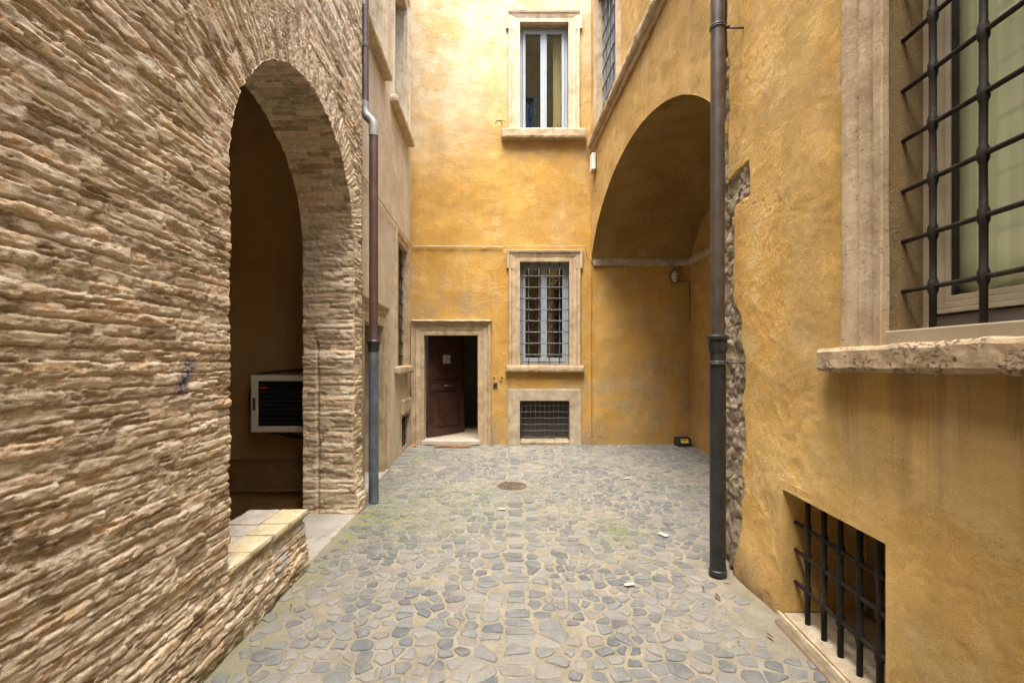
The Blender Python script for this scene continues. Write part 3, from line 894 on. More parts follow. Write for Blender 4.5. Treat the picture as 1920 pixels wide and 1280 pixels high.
# low grating
vw = surround_build(PF, F_VENT[0], F_VENT[1], 0.0, F_VENT[3], [(-.008, -.05), (-.008, .015), (.09, .02), (.09, -.04)], 'vent_opening', M['trav_grey'], sb)
stone_bar('lintel', PF, 8.22, 9.05, -.01, .045, .69, .97, M['trav'], vw)
reveal(PF, *F_VENT, .3, 'reveal', M['trav_grey'], vw)
mb = MB(); mb.box(PF, 8.22, 9.05, -.34, -.30, 0.02, .7); mb.build('backing', M['room'], vw)
grille(PF, [8.38, 8.54, 8.70, 8.86], [.2, .4, .56], 8.25, 9.02, .05, .66, -.05, .009, vw, M['iron'], bulge=False)

# ------------------------------------------------------------------ BACK : ochre palace
pal = thing('ochre_palace', (.4, YB + .3, 0), 'ochre yellow palace wall closing the far end, with a brown door ajar', 'building')
B_DOOR = (-1.745, -.666, .06, 2.18); B_LOW = (.148, 1.142, 1.585, 3.636); B_UP = (.148, 1.125, 6.22, 8.37); B_BAS = (.148, 1.15, .10, .887)
rects = [B_DOOR, B_LOW, B_UP, B_BAS]
ui = [q for r in rects for q in r[:2]]; zi = [q for r in rects for q in r[2:]]
def back_h(u, v):
    h = .012 * fbm(u * 1.2, v * 1.2, 61, 4) + .006 * fbm(u * 6, v * 6, 64, 4)
    bl = sstep(5.0, 8.2, v + .5 * fbm(u * 1.1, v * .8, 66, 3) - .35 * u)  # paler towards the top: skylight put into the wall colour
    gr = .25 + .8 * sstep(2.2, .2, v + .4 * fbm(u * 2, v, 67, 3)) + .9 * np.exp(-((v - 2.75) / .35) ** 2) * (u < -.3) + .6 * np.exp(-(((u - .95) / .35) ** 2 + ((v - 4.35) / .35) ** 2)) + .5 * np.exp(-((u + 2.0) / .12) ** 2) * (v < 4) + .25 * sstep(1.62, 2.0, u) + .5 * sstep(.3, .0, np.abs(v - 5.85)) * (u > -.3) * (u < 1.5) * (v < 6)  # grime, plus the shade of the archway end put into the colour
    return h, {'top_light': bl, 'grime_shade': np.clip(gr, 0, 1)}
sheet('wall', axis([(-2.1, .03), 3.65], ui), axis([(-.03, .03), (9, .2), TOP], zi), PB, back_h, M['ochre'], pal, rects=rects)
wU = make_window(pal, PB, B_UP, PROF_MID, M['trav_pale'], M['bluegrey'], M['glass_refl'], .16, ear=.055, ear_h=.37, ear_from=.13, sill=(-.21, 1.46, -.03, .16, 6.02, 6.215), sillmat=M['trav'], reveal_mat=M['trav'])
# curtain behind the right pane
def curtain(name, P, u0, u1, n, z0, z1, mat, parent, folds=7, amp=.03, back=.0):
    us = np.linspace(u0, u1, folds * 10 + 1); zs = np.linspace(z0, z1, 10)
    U, Z = np.meshgrid(us, zs, indexing='ij'); u = U.ravel(); z = Z.ravel()
    ph = (u - u0) / (u1 - u0) * folds * 2 * math.pi
    nn = n + amp * np.sin(ph + .6 * np.sin(ph * .37)) + .01 * fbm(u * 6, z * 1.5, 4, 2)
    co = np.stack(P(u, nn, z), 1); I = np.arange(len(u)).reshape(U.shape)
    F = np.stack([I[:-1, :-1], I[1:, :-1], I[1:, 1:], I[:-1, 1:]], -1).reshape(-1, 4)
    o = mesh_obj(name, co, F, mat, parent, True)
    s = o.modifiers.new('Solidify', 'SOLIDIFY'); s.thickness = .003
    return o
curtain('curtain', PB, .84, 1.10, -.32, 6.26, 8.3, M['curtain_cream'], wU, 4, .035)
wL = make_window(pal, PB, B_LOW, PROF_MID, M['trav'], M['bluegrey'], M['glass'], .20, ear=.04, ear_h=.36, ear_from=.13, sill=(-.13, 1.42, -.03, .12, 1.447, 1.58), reveal_mat=M['trav_grey'], muntins=0)
gu = [.148 + .994 * (i + 1) / 5.5 for i in range(5)]
gu = [.148 + .182, .148 + .388, .148 + .594, .148 + .80]
grille(PB, gu, [1.79 + .2235 * i for i in range(8)], .148, 1.142, 1.585, 3.636, -.05, .0095, wL, M['iron_grey'], knot=1.45)
# basement opening
wB = surround_build(PB, B_BAS[0], B_BAS[1], 0.0, B_BAS[3], [(-.008, -.05), (-.008, .02), (.20, .028), (.225, .02), (.225, -.05)], 'basement_window', M['trav_grey'], pal)
stone_bar('sill', PB, B_BAS[0] + .002, B_BAS[1] - .002, -.25, .018, 0, .10, M['trav_grey'], wB)
reveal(PB, *B_BAS, .25, 'reveal', M['trav_grey'], wB, floor=False)
mb = MB(); mb.box(PB, .10, 1.2, -.32, -.26, .0, .95); mb.build('backing', M['room'], wB)
mb = MB()
for k in range(6):
    z = .155 + k * .124; mb.tube([PB(.148 + i * .1002, -.04, z + .006 * math.sin(i * 1.3 + k)) for i in range(11)], .006, 6)
for k in range(11): mb.tube([PB(.19 + k * .092, -.05, .10), PB(.19 + k * .092, -.05, .887)], .0035, 5)
mb.build('grille', M['iron_grey'], wB, smooth=True)
# doorway
PROF_DOOR = [(-.008, -.05), (-.008, .04), (.05, .04), (.058, .03), (.07, .03), (.15, .055), (.16, .042), (.18, .042), (.205, .075), (.243, .085), (.243, -.06)]
dW = surround_build(PB, B_DOOR[0], B_DOOR[1], 0, B_DOOR[3], PROF_DOOR, 'doorway', M['trav'], pal)
stone_bar('cornice', PB, -2.0, -.40, -.02, .13, 2.424, 2.475, M['trav'], dW, amp=.004)
reveal(PB, *B_DOOR, .22, 'reveal', M['trav_grey'], dW, floor=False)
mb = MB(); mb.box(PB, B_DOOR[0] - .03, B_DOOR[1] + .03, -.25, .10, .02, .098); mb.box(PB, B_DOOR[0] + .004, B_DOOR[1] - .004, -.25, .06, -.03, .02); mb.build('threshold', M['marble'], dW, bevel=.006)
# lobby
mb = MB()
mb.box(PB, -1.95, -.45, -2.7, -2.6, .0, 3.0); mb.box(PB, -2.0, -1.95, -2.6, -.25, 0, 3); mb.box(PB, -.45, -.40, -2.6, -.25, 0, 3)
mb.box(PB, -1.95, -.45, -2.6, -.25, 2.6, 2.7)
mb.build('lobby_wall', M['lobby'], dW)
mb = MB(); mb.box(PB, -1.95, -.45, -2.6, -.251, .03, .094); mb.build('lobby_floor', painted('lobby_floor', (.50, .44, .33), .4, .1), dW)
# door leaf, hinged on the left, swung inwards
ang = R(50); hx, hy = -1.715, YB + .25
def PD(u, n, z): return (hx + u * math.cos(ang) + n * math.sin(ang), hy + u * math.sin(ang) - n * math.cos(ang), z)
LW = 1.02
mb = MB(); mb.box(PD, 0, LW, -.05, 0, .108, 2.165)
for (z0, z1) in ((.108, .26), (1.04, 1.25), (2.04, 2.165)): mb.box(PD, .13, LW - .13, 0, .016, z0, z1)
mb.box(PD, 0, .13, 0, .016, .108, 2.165); mb.box(PD, LW - .13, LW, 0, .016, .108, 2.165)
door = mb.build('door', M['wood'], pal, bevel=.004)
for (z0, z1) in ((.30, 1.0), (1.29, 2.0)):
    mb = MB(); mb.box(PD, .17, LW - .17, .0, .012, z0, z1)
    mb.build('door_panel', M['wood'], door, bevel=.01)
mb = MB(); mb.tube([PD(.44, .017, 1.15), PD(.44, .05, 1.15), PD(.50, .06, 1.14), PD(.58, .06, 1.14), PD(.64, .05, 1.15), PD(.64, .017, 1.15)], .008, 8)
mb.build('handle', M['brass'], door, smooth=True)
mb = MB(); mb.box(PD, .40, .50, .0125, .015, 1.61, 1.79); mb.box(PD, .515, .60, .0125, .015, 1.61, 1.70); mb.box(PD, .515, .60, .0125, .015, 1.715, 1.79)
for k in range(5): mb.box(PD, .41, .485, .0155, .016, 1.64 + k * .028, 1.646 + k * .028, 1)
for k in range(2):
    mb.box(PD, .525, .59, .0155, .016, 1.63 + k * .03, 1.636 + k * .03, 1); mb.box(PD, .525, .585, .0155, .016, 1.735 + k * .028, 1.741 + k * .028, 1)
mb.build('notice', [M['paper'], M['ink']], door)
# what stands in the lobby
con = thing('console', (-.60, YB + 1.2, .094), 'small orange and cream cabinet in the dim lobby behind the brown door', 'cabinet')
mb = MB(); mb.box(PW, -.72, -.50, YB + 1.0, YB + 1.5, .094, .74); mb.build('body', painted('orange_wood', (.42, .20, .07), .4, .2), con, bevel=.006)
mb = MB(); mb.box(PW, -.735, -.49, YB + .98, YB + 1.52, .74, .77); mb.build('top', M['cream'], con, bevel=.004)
mb = MB(); mb.box(PW, -.724, -.7215, YB + 1.05, YB + 1.45, .15, .68); mb.build('panel', M['cream'], con)
mir = thing('wall_mirror', (-.46, YB + 1.1, 1.0), 'gilt framed mirror hanging in the lobby right of the open door', 'mirror')
mb = MB()
ring = [(-.475, YB + 1.15 + .22 * math.cos(t), 1.55 + .38 * math.sin(t)) for t in [2 * math.pi * i / 24 for i in range(25)]]
mb.tube(ring, .025, 8, caps=False); mb.build('frame', M['brass'], mir, smooth=True)
mb = MB(); mb.add([(-.472, YB + 1.15, 1.55)] + ring[:-1], [(0, i + 1, (i + 1) % 24 + 1) for i in range(24)]); mb.build('glass', painted('mirror_glass', (.3, .3, .28), .1, .02, metal=1.), mir)

# small things on the back wall
bell = thing('doorbell', (-.33, YB, 1.18), 'small dark square doorbell right of the brown door', 'doorbell')
mb = MB(); mb.box(PB, -.375, -.285, .006, .03, 1.145, 1.24); mb.build('plate', M['iron_grey'], bell, bevel=.004)
mb = MB(); mb.tube([PB(-.33, .03, 1.19), PB(-.33, .04, 1.19)], .022, 12); mb.build('button', M['black'], bell)
for (x, z) in ((-.355, 1.33), (-.20, 1.33), (-.22, 1.27)):
    mb = MB(); mb.rough_box(PB, x - .018, x + .018, .004, .022, z - .02, z + .022, .012, .003, 30)
    tag(mb.build('wall_anchor', M['iron_grey']), {-.355: 'tiny rusty iron stub just above the doorbell', -.20: 'tiny iron stub under the left end of the grilled window sill, the upper', -.22: 'tiny iron stub under the left end of the grilled window sill, the lower'}[x], 'anchor', 'iron stubs by the doorbell')
hk = MB(); hk.tube([PB(-.20, .0, 6.36), PB(-.22, .10, 6.37), PB(-.30, .12, 6.36), PB(-.32, .12, 6.30)], .009, 6); hk.tube([PB(-.13, .06, 6.38), PB(-.3, .12, 6.36)], .007, 6)
tag(hk.build('iron_hook', M['iron'], None, smooth=True), 'small iron hook left of the upper window sill', 'hook')
cb = MB()
cb.tube([PF(5.6 + i * .3, .025, 3.95 + .01 * math.sin(i * 2.1)) for i in range(12)] + [(-1.99, YB - .04, 3.93)], .009, 6)
cb.tube([(-1.98 + i * .095, YB - .03, 3.935 - .012 * abs(math.sin(i * .8)) - .012 * i / 19) for i in range(20)], .011, 6)
cb.tube([(-1.98 + i * .095, YB - .028, 3.925 - .022 * abs(math.sin(i * .9 + .8)) - .012 * i / 19) for i in range(20)], .008, 6)
cb.tube([(-.19 + i * .086, YB - .085, 3.915 + .004 * math.sin(i * 2)) for i in range(20)] + [(1.46, YB - .03, 3.86), (1.50, YB - .03, 3.70), (1.56, YB - .035, 3.64)], .008, 6)
tag(cb.build('wall_cable', M['cable'], None, smooth=True), 'ochre painted cable strung across the back wall above the door and grilled window', 'cable')

# ------------------------------------------------------------------ RIGHT FAR : wall with the big archway and its vault
ab = thing('arch_building', (2.6, 6.5, 0), 'ochre building with the wide vaulted archway on the far right', 'building')
VC, VA, VS = 6.55, 2.62, 3.60            # arch centre, half span, springing height
VB = 1.215
def vz(dy):
    t = np.clip(np.abs(dy) / VA, 0, 1)
    ell = VB * np.sqrt(np.maximum(1 - t * t, 0))
    Rr = (VA ** 2 + VB ** 2) / (2 * VB); seg = np.sqrt(np.maximum(Rr ** 2 - dy ** 2, 0)) - (Rr - VB)
    return VS + .5 * ell + .5 * seg
def vault_sdf(u, z):
    d1 = np.abs(u - VC) - VA
    d2 = (z - vz(u - VC)) * .82
    return np.maximum(d1, np.where(z > VS - .2, d2, -1)) + .004 * vnoise(u * 15, z * 15, 5)
A_WIN = (7.30, 8.48, 5.98, 8.25)
def arch_wall_h(u, v):
    return .010 * fbm(u * 1.5, v * 1.5, 81, 4) + .008 * fbm(u * 7, v * 7, 84, 4), {}
sheet('wall', axis([(3.945, .025), 9.22], A_WIN[:2]), axis([(-.03, .1), (3.3, .025), (7., .05), (9, .2), 9.2], A_WIN[2:]), PA, arch_wall_h, M['archp'], ab, rects=[A_WIN], sdf=vault_sdf, cell=.025)
# vault
ys = VC + VA * np.cos(np.linspace(0, math.pi, 110)); xs = np.linspace(0, 1, 50)
A, B = np.meshgrid(np.arange(110), xs, indexing='ij'); a = A.ravel(); b = B.ravel()
y = ys[a]; x0 = XA(y); x = x0 + (3.56 - x0) * b - .002
z = vz(y - VC) + .012 * fbm(x * 2, y * 2, 14, 4) * np.minimum(b * 12, 1) + .002
I = np.arange(len(a)).reshape(A.shape); F = np.stack([I[:-1, :-1], I[1:, :-1], I[1:, 1:], I[:-1, 1:]], -1).reshape(-1, 4)
M['vaultp'] = plaster('shaded_vault_plaster', (.36, .23, .075), (.29, .175, .05), (.43, .30, .13), (.14, .09, .03), streak=.3, palef=.5, stainf=.8)  # darker than the arch plaster: the vault's shade put into the colour
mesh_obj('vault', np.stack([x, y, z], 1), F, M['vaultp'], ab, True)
PE = lambda u, n, z: (3.53 - n, u + 0 * n, z + 0 * n)
sheet('passage_wall', axis([(3.9, .05), 9.22]), axis([(-.03, .05), 5.0]), PE, arch_wall_h, M['archp'], ab)
mb = MB(); mb.box(PW, 1.97, 3.6, 3.80, 3.93, -.03, 4.0); mb.build('pier', M['archp'], ab)
mb = MB(); mb.rough_box(PB, 1.60, 3.52, -.01, .07, 3.535, 3.69, .05, .004, 8)
mb.rough_box(PE, 4.2, 9.12, -.01, .07, 3.535, 3.69, .08, .004, 8)
mb.build('impost', M['trav_grey'], ab)
mb = MB(); mb.rough_box(PA, 3.95, 9.12, -.02, .10, 5.80, 5.97, .05, .014, 6, bev=.02); mb.rough_box(PA, 3.95, 9.12, -.02, .055, 5.72, 5.80, .05, .012, 6, bev=.02)
mb.build('string_course', M['trav'], ab)
wA = make_window(ab, PA, A_WIN, PROF_MID, M['trav'], M['bluegrey'], M['glass'], .20, reveal_mat=M['slab'])
grille(PA, [7.5, 7.74, 7.98, 8.22], [6.3, 6.62, 6.94, 7.26, 7.58, 7.9], 7.3, 8.48, 5.98, 8.25, -.06, .012, wA, M['iron_grey'], knot=1.4)
# things in and by the archway
lamp = thing('bulkhead_lamp', (3.22, YB, 3.3), 'oval caged bulkhead lamp high on the shaded archway wall', 'lamp')
def ell_ring(cx, cz, a, b, n, P=PB, k=24): return [P(cx + a * math.cos(2 * math.pi * i / k), n, cz + b * math.sin(2 * math.pi * i / k)) for i in range(k + 1)]
mb = MB(); r0 = ell_ring(3.21, 3.33, .085, .145, .004); r1 = ell_ring(3.21, 3.33, .085, .145, .05)
mb.add([PB(3.21, .05, 3.33)] + r0[:-1] + r1[:-1], [(1 + i, 1 + (i + 1) % 24, 25 + (i + 1) % 24, 25 + i) for i in range(24)] + [(0, 25 + i, 25 + (i + 1) % 24) for i in range(24)])
mb.build('housing', M['iron_grey'], lamp)
vs = []; fs = []
for j, (s, n) in enumerate(((.82, .05), (.78, .085), (.6, .11), (.3, .125), (.02, .13))):
    vs += ell_ring(3.21, 3.33, .085 * s, .145 * s, n)[:-1]
for j in range(4):
    for i in range(24): fs.append((j * 24 + i, j * 24 + (i + 1) % 24, (j + 1) * 24 + (i + 1) % 24, (j + 1) * 24 + i))
mb = MB(); mb.add(vs, fs); mb.build('diffuser', painted('opal_glass', (.55, .53, .44), .3, .05), lamp, smooth=True)
mb = MB(); mb.tube(ell_ring(3.21, 3.33, .08, .14, .062), .008, 6, caps=False)
for zc in (-.07, 0, .07):
    w = .08 * math.sqrt(1 - (zc / .15) ** 2); mb.tube([PB(3.21 - w, .05, 3.33 + zc), PB(3.21 - w * .8, .115, 3.33 + zc), PB(3.21, .142, 3.33 + zc), PB(3.21 + w * .8, .115, 3.33 + zc), PB(3.21 + w, .05, 3.33 + zc)], .005, 6)
mb.tube([PB(3.21, .05, 3.19), PB(3.21, .13, 3.25), PB(3.21, .145, 3.33), PB(3.21, .13, 3.41), PB(3.21, .05, 3.47)], .005, 6)
mb.build('cage', M['zinc'], lamp, smooth=True)
cb = MB(); cb.tube([PB(3.29, .02, 3.25), PB(3.4, .022, 3.235), PB(3.50, .02, 3.24), (3.508, YB - .04, 3.1), (3.508, YB - .05, 2.7), (3.512, YB - .04, 2.45)], .008, 6)
tag(cb.build('lamp_cable', M['black'], None, smooth=True), 'dark cable running from the caged lamp into the corner of the archway', 'cable')
bait = thing('bait_box', (3.33, YB - .2, 0), 'black box with a yellow sticker on the cobbles in the archway corner', 'box')
vs = []
x0, x1, yb, yf = 3.20, 3.47, YB - .03, YB - .25
prof = [(yf, .012), (yf - .0, .06), (yf + .06, .17), (yb - .02, .185), (yb, .16), (yb, .012)]
for x in (x0, x1): vs += [(x, p[0], p[1]) for p in prof]
n = len(prof)
mb = MB(); mb.add(vs, [tuple(range(n)), tuple(range(2 * n - 1, n - 1, -1))] + [(i, (i + 1) % n, n + (i + 1) % n, n + i) for i in range(n)]); mb.build('body', M['black'], bait, bevel=.008)
PS = lambda u, n, z: (u, yf + .06 * (z - .06) / .11 - n, z)
mb = MB(); mb.box(PS, 3.27, 3.41, .002, .0045, .085, .155); stk = mb.build('sticker', M['yellow'], bait)
mb = MB(); mb.box(PS, 3.28, 3.40, .0052, .0065, .128, .148); mb.box(PS, 3.29, 3.36, .0052, .0065, .10, .106); mb.box(PS, 3.29, 3.38, .0052, .0065, .113, .119); mb.build('print', M['ink'], stk)
sens = thing('alarm_box', (XA(8.85) - .05, 8.85, 5.2), 'white plastic alarm box high beside the archway corner', 'alarm')
mb = MB(); mb.box(PA, 8.72, 8.90, .01, .085, 5.27, 5.58); mb.build('cover', M['white'], sens, bevel=.012)
mb = MB(); mb.box(PA, 8.75, 8.87, .015, .07, 5.235, 5.268); mb.build('lens', painted('grey_lens', (.30, .27, .22), .3), sens, bevel=.006)

# ------------------------------------------------------------------ RIGHT NEAR : warm plaster wall with big grilled window
nbld = thing('plaster_building', (1.9, 1.5, 0), 'warm ochre plaster building with large barred windows, nearest on the right', 'building')
R_WIN = (.97, 2.128, 1.79, 4.30); R_BAS = (2.135, 3.04, .035, .835)
def near_h(u, v):
    rp = sstep(.05, .35, fbm(u * 1.4, v * 1.4, 131, 4) + .35 * sstep(1.3, .3, v) - .1)
    tp = fbm(u * 3, v * 3, 133, 4) * 3; tq = np.floor(tp)
    h = .012 * fbm(u * 1.3, v * 1.1, 101, 3) + .0045 * rp * fbm(u * 13, v * 13, 132, 4, .6) + 0.0010 * (tq + sstep(.3, .7, tp - tq)) + .003 * fbm(u * 5, v * 5, 104, 4) + .0022 * fbm(u * 30, v * 30, 105, 4)
    # plaster has come off along the corner and shows the stones
    edge = 3.72 + .06 * fbm(v * 1.3, v * 0, 111, 4) + .11 * sstep(1.9, 2.5, v) + .035 * vnoise(v * 6, v * 0, 112) + .12 * sstep(2.9, 3.2, v) - .05 * sstep(2.2, 1.2, v)
    blk = sstep(2.93, 2.95, v) * sstep(3.20, 3.18, v) * sstep(3.52, 3.54, u)
    ex = np.maximum(sstep(-.012, .012, u - edge), blk)
    kk = v / .15 + .9 * vnoise(v * 1.7, v * 0, 7) + .5 * vnoise(u * 8, v * 5, 8) + .25 * vnoise(u * 25, v * 25, 4); k = np.floor(kk); f = kk - k
    j = sstep(0, .12, f) * sstep(1, .88, f)
    rub = -.020 - .016 * (1 - j) + .035 * (hsh(k, np.floor(u / .14 + hsh(k, k, 3)), 9) - .4) + .025 * fbm(u * 12, v * 12, 115, 4)
    h = h * (1 - ex) + ex * rub - .02 * np.exp(-((u - edge) / .02) ** 2) * (1 - ex)
    # cracks and patched edge in the plaster
    cr = np.abs(fbm(u * 1.2 + 3, v * .9, 120, 4)); h = h - .004 * sstep(.012, .0, cr) * sstep(2.6, 3.0, u) * (v > 2)
    foot = sstep(.45, 0., v)
    h = h + .06 * foot * sstep(2.9, 3.6, u) + .012 * foot * fbm(u * 6, v * 6, 118, 3)
    damp = np.clip(sstep(.5, .02, v) * sstep(2.8, 3.7, u) + .5 * sstep(.12, 0, v), 0, 1)
    for (ra, rb, rc, rd) in (R_WIN, R_BAS):
        dd = np.hypot(np.maximum(np.maximum(ra - u, u - rb), 0), np.maximum(np.maximum(rc - v, v - rd), 0))
        h = h * sstep(0., .07, dd) - .001
    drip = sstep(2.62, 2.5, u) * sstep(.75, 1.6, v) * (v < 1.7) * .8
    return h, {'expo': ex, 'damp': damp, 'drip': drip}
rects = [R_WIN, R_BAS]
sheet('wall', axis([(-6.2, .15), (.6, .012), 4.10], [q for r in rects for q in r[:2]]), axis([(-.03, .012), (4.8, .1), 6.3], [q for r in rects for q in r[2:]]), PR, near_h, M['warm'], nbld, rects=rects)
PROF_NEAR = [(-.010, -.004), (-.010, .026), (-.004, .030), (.045, .030), (.050, .022), (.058, .004), (.070, .004), (.120, .034), (.127, .040), (.134, .034), (.139, .014), (.150, .014), (.178, .038), (.200, .050), (.225, .056), (.240, .054), (.250, .044), (.255, .034), (.26, -.06)]
wN = surround_build(PR, R_WIN[0], R_WIN[1], R_WIN[2] - .055, R_WIN[3], PROF_NEAR, 'window', M['trav'], nbld, wear=.004)
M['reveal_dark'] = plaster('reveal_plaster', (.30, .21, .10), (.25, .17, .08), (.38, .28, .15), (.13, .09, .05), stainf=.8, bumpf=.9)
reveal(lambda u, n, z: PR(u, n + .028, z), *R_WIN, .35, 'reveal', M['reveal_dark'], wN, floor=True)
stone_bar('sill', lambda u, n, z: PR(u, n, z + .016 * (2.5 - u)), .60, 2.552, -.04, .082, 1.618, 1.742, M['trav_pit'], wN, amp=.006, step=.02, seed=3.3)
mb = MB(); mb.box(PR, R_WIN[0], R_WIN[1], -.26, .012, 1.70, 1.812); mb.build('sill_flashing', painted('flashing', (.34, .29, .20), .5, .1), wN, bevel=.006)
nf = -.165
mb = MB()
a, b, c, d = R_WIN[0], R_WIN[1], 1.80, 4.34
for (fw, n0, n1, mt) in ((.045, nf - .07, nf, 0),):
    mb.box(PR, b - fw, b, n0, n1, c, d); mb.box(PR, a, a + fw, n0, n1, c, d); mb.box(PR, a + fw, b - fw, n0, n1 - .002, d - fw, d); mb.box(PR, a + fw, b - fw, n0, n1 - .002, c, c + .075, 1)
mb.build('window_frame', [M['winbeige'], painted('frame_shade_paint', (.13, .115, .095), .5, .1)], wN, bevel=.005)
mid = (a + b) / 2
for (p, q) in ((mid + .002, b - .052), (a + .052, mid - .002)):
    mb = MB(); z0, z1 = c + .082, d - .05; w = .075
    for (e, n1) in ((0, nf + .008), (.022, nf + .0), (.05, nf - .012)):
        e2 = {0: .02, .022: .048, .05: w}[e]
        mb.box(PR, p + e, p + e2, nf - .05, n1, z0 + e, z1 - e); mb.box(PR, q - e2, q - e, nf - .05, n1, z0 + e, z1 - e)
        mb.box(PR, p + e2, q - e2, nf - .05, n1, z1 - e2, z1 - e); mb.box(PR, p + e2, q - e2, nf - .05, n1, z0 + e, z0 + e2)
    mb.build('sash', M['winbeige'], wN, bevel=.003)
    mb = MB(); mb.box(PR, q - w - .012, q - w, nf - .045, nf - .02, z0 + w, z1 - w); mb.build('gasket', M['dark'], wN)
    mb = MB(); mb.box(PR, p + w - .006, q - w - .013, nf - .036, nf - .030, z0 + w - .006, z1 - w + .006); mb.build('pane', M['glass'], wN)
curtain('curtain', PR, a + .03, b - .06, nf - .075, 1.82, 4.3, M['curtain_green'], wN, 5, .008)
room(PR, a, b, 1.8, 4.3, nf - .08, .6, wN, M['lobby'])
zs = [1.993 + .2295 * i for i in range(10)]
grille(PR, [1.066, 1.291, 1.516, 1.741, 1.966], zs, .97, 2.132, 1.80, 4.30, -.075, .0135, wN, M['iron'], knot=1.45, rh=.0105, sides=12)
# basement window with its recess
wb = reveal(lambda u, n, z: PR(u, n + .028, z), *R_BAS, .58, 'basement_window', M['warm'], nbld, floor=False)
mb = MB(); mb.box(PR, R_BAS[0] - .06, R_BAS[1] + .06, -.62, -.55, -.02, .9); mb.build('backing', M['reveal_dark'], wb)
mb = MB(); mb.rough_box(PR, R_BAS[0] - .55, R_BAS[1] + .05, -.54, .024, -.05, .03, .05, .004, 8); mb.build('sill', M['trav_grey'], wb)
grille(PR, [2.285, 2.43, 2.585, 2.735, 2.90], [.23, .44, .62], R_BAS[0], R_BAS[1], .03, .835, -.085, .0155, wb, M['iron'], knot=1.4, rh=.013, sides=10)
# kerb of the wall foot
mb = MB(); mb.rough_box(PR, -1.0, 3.0, .03, .085, -.04, .022, .06, .008, 7); mb.build('footing', stone('wall_footing', (.12, .09, .055), (.20, .155, .10), (.28, .22, .15)), nbld)

# ------------------------------------------------------------------ downpipes
dp = thing('downpipe', (1.615, 3.62, 0), 'tall brown downpipe with black cast iron foot on the right wall corner', 'downpipe')
px, py = 1.605, 3.62
mb = MB(); mb.tube([(px, py, 1.86)] + [(px, py, z) for z in np.linspace(2.4, 6.3, 8)], .0525, 24); mb.build('pipe', M['pipe_brown'], dp, smooth=True, auto=50)
mb = MB(); mb.tube([(px, py, .012), (px, py, .05), (px, py, .055), (px, py, 1.74)], [.066, .066, .0595, .0595], 24); mb.build('lower_pipe', M['castiron'], dp, smooth=True, auto=40)
mb = MB(); mb.tube([(px, py, 1.74), (px, py, 1.77), (px, py, 1.80), (px, py, 1.835), (px, py, 1.84), (px, py, 1.865), (px, py, 1.87), (px, py, 1.88)], [.064, .072, .070, .070, .082, .082, .074, .06], 24); mb.build('collar', M['castiron'], dp, smooth=True, auto=40)
for z in (1.66, 4.27):
    mb = MB(); rr_ = .0555 if z > 2 else .066
    for dz in (-.008, .008): mb.tube([(px + rr_ * math.cos(t), py + rr_ * math.sin(t), z + dz) for t in [2 * math.pi * i / 20 for i in range(21)]], .006, 6, caps=False)
    mb.tube([(px + rr_, py, z), (XR(py) + .02, py, z)], .008, 6)
    mb.tube([(px + rr_, py - .02, z), (px + rr_ + .03, py - .02, z)], .007, 6)
    mb.build('bracket', M['iron_grey'], dp, smooth=True)

d2 = thing('downpipe', (-1.63, 5.45, 0), 'red brown downpipe with blue grey iron foot at the end of the brick wall', 'downpipe')
qx, qy = -1.628, 5.46
mb = MB(); mb.tube([(qx, qy, z) for z in np.linspace(1.9, 4.33, 8)], .052, 20); mb.build('pipe', M['pipe_red'], d2, smooth=True, auto=50)
mb = MB()
el = [(qx, qy, 4.31), (qx, qy, 4.42), (qx - .008, qy + .006, 4.47), (qx - .035, qy + .015, 4.51), (qx - .085, qy + .03, 4.555), (qx - .11, qy + .04, 4.60), (qx - .118, qy + .045, 4.66), (qx - .118, qy + .045, 4.74)]
mb.tube(el, [.056, .056, .054, .053, .052, .051, .050, .050], 18); mb.build('elbow', M['zinc'], d2, smooth=True, auto=60)
mb = MB(); mb.tube([(qx - .118, qy + .045, z) for z in np.linspace(4.72, 9.6, 6)], .047, 18); mb.build('upper_pipe', M['pipe_red'], d2, smooth=True, auto=50)
for z in (5.40, 7.4):
    mb = MB()
    for dz in (-.012, .012): mb.tube([(qx - .118 + .05 * math.cos(t), qy + .045 + .05 * math.sin(t), z + dz) for t in [2 * math.pi * i / 18 for i in range(19)]], .006, 6, caps=False)
    mb.build('bracket', M['zinc'], d2, smooth=True)
mb = MB(); mb.tube([(qx, qy, .012), (qx, qy, .05), (qx, qy, 1.78)], [.058, .057, .056], 20); mb.build('lower_pipe', M['verdigris'], d2, smooth=True, auto=40)
mb = MB(); mb.tube([(qx, qy, 1.78), (qx, qy, 1.80), (qx, qy, 1.86), (qx, qy, 1.875), (qx, qy, 1.90), (qx, qy, 1.92)], [.06, .066, .066, .078, .078, .056], 20); mb.build('collar', M['castiron'], d2, smooth=True, auto=40)

# ------------------------------------------------------------------ things on the ground
mh = thing('drain_cover', (0, 6.22, .0), 'round rusty iron drain cover in the middle of the cobbles', 'drain cover')
gz0 = float(ground_h(np.array([0.]), np.array([6.22]))[0])
def disc(mb, cx, cy, z0, z1, r0, r1, k=40):
    vs = []
    for (r_, z) in ((r1, z0), (r1, z1), (r0, z1), (r0, z0)):
        vs += [(cx + r_ * math.cos(2 * math.pi * i / k), cy + r_ * math.sin(2 * math.pi * i / k), z) for i in range(k)]
    fs = []
    for j in range(4):
        for i in range(k): fs.append((j * k + i, j * k + (i + 1) % k, ((j + 1) % 4) * k + (i + 1) % k, ((j + 1) % 4) * k + i))
    mb.add(vs, fs)
mb = MB(); disc(mb, 0, 6.22, gz0 - .02, gz0 + .012, .165, .20); mb.build('ring', M['rust'], mh)
mb = MB(); disc(mb, 0, 6.22, gz0 - .02, gz0 + .004, .002, .163)
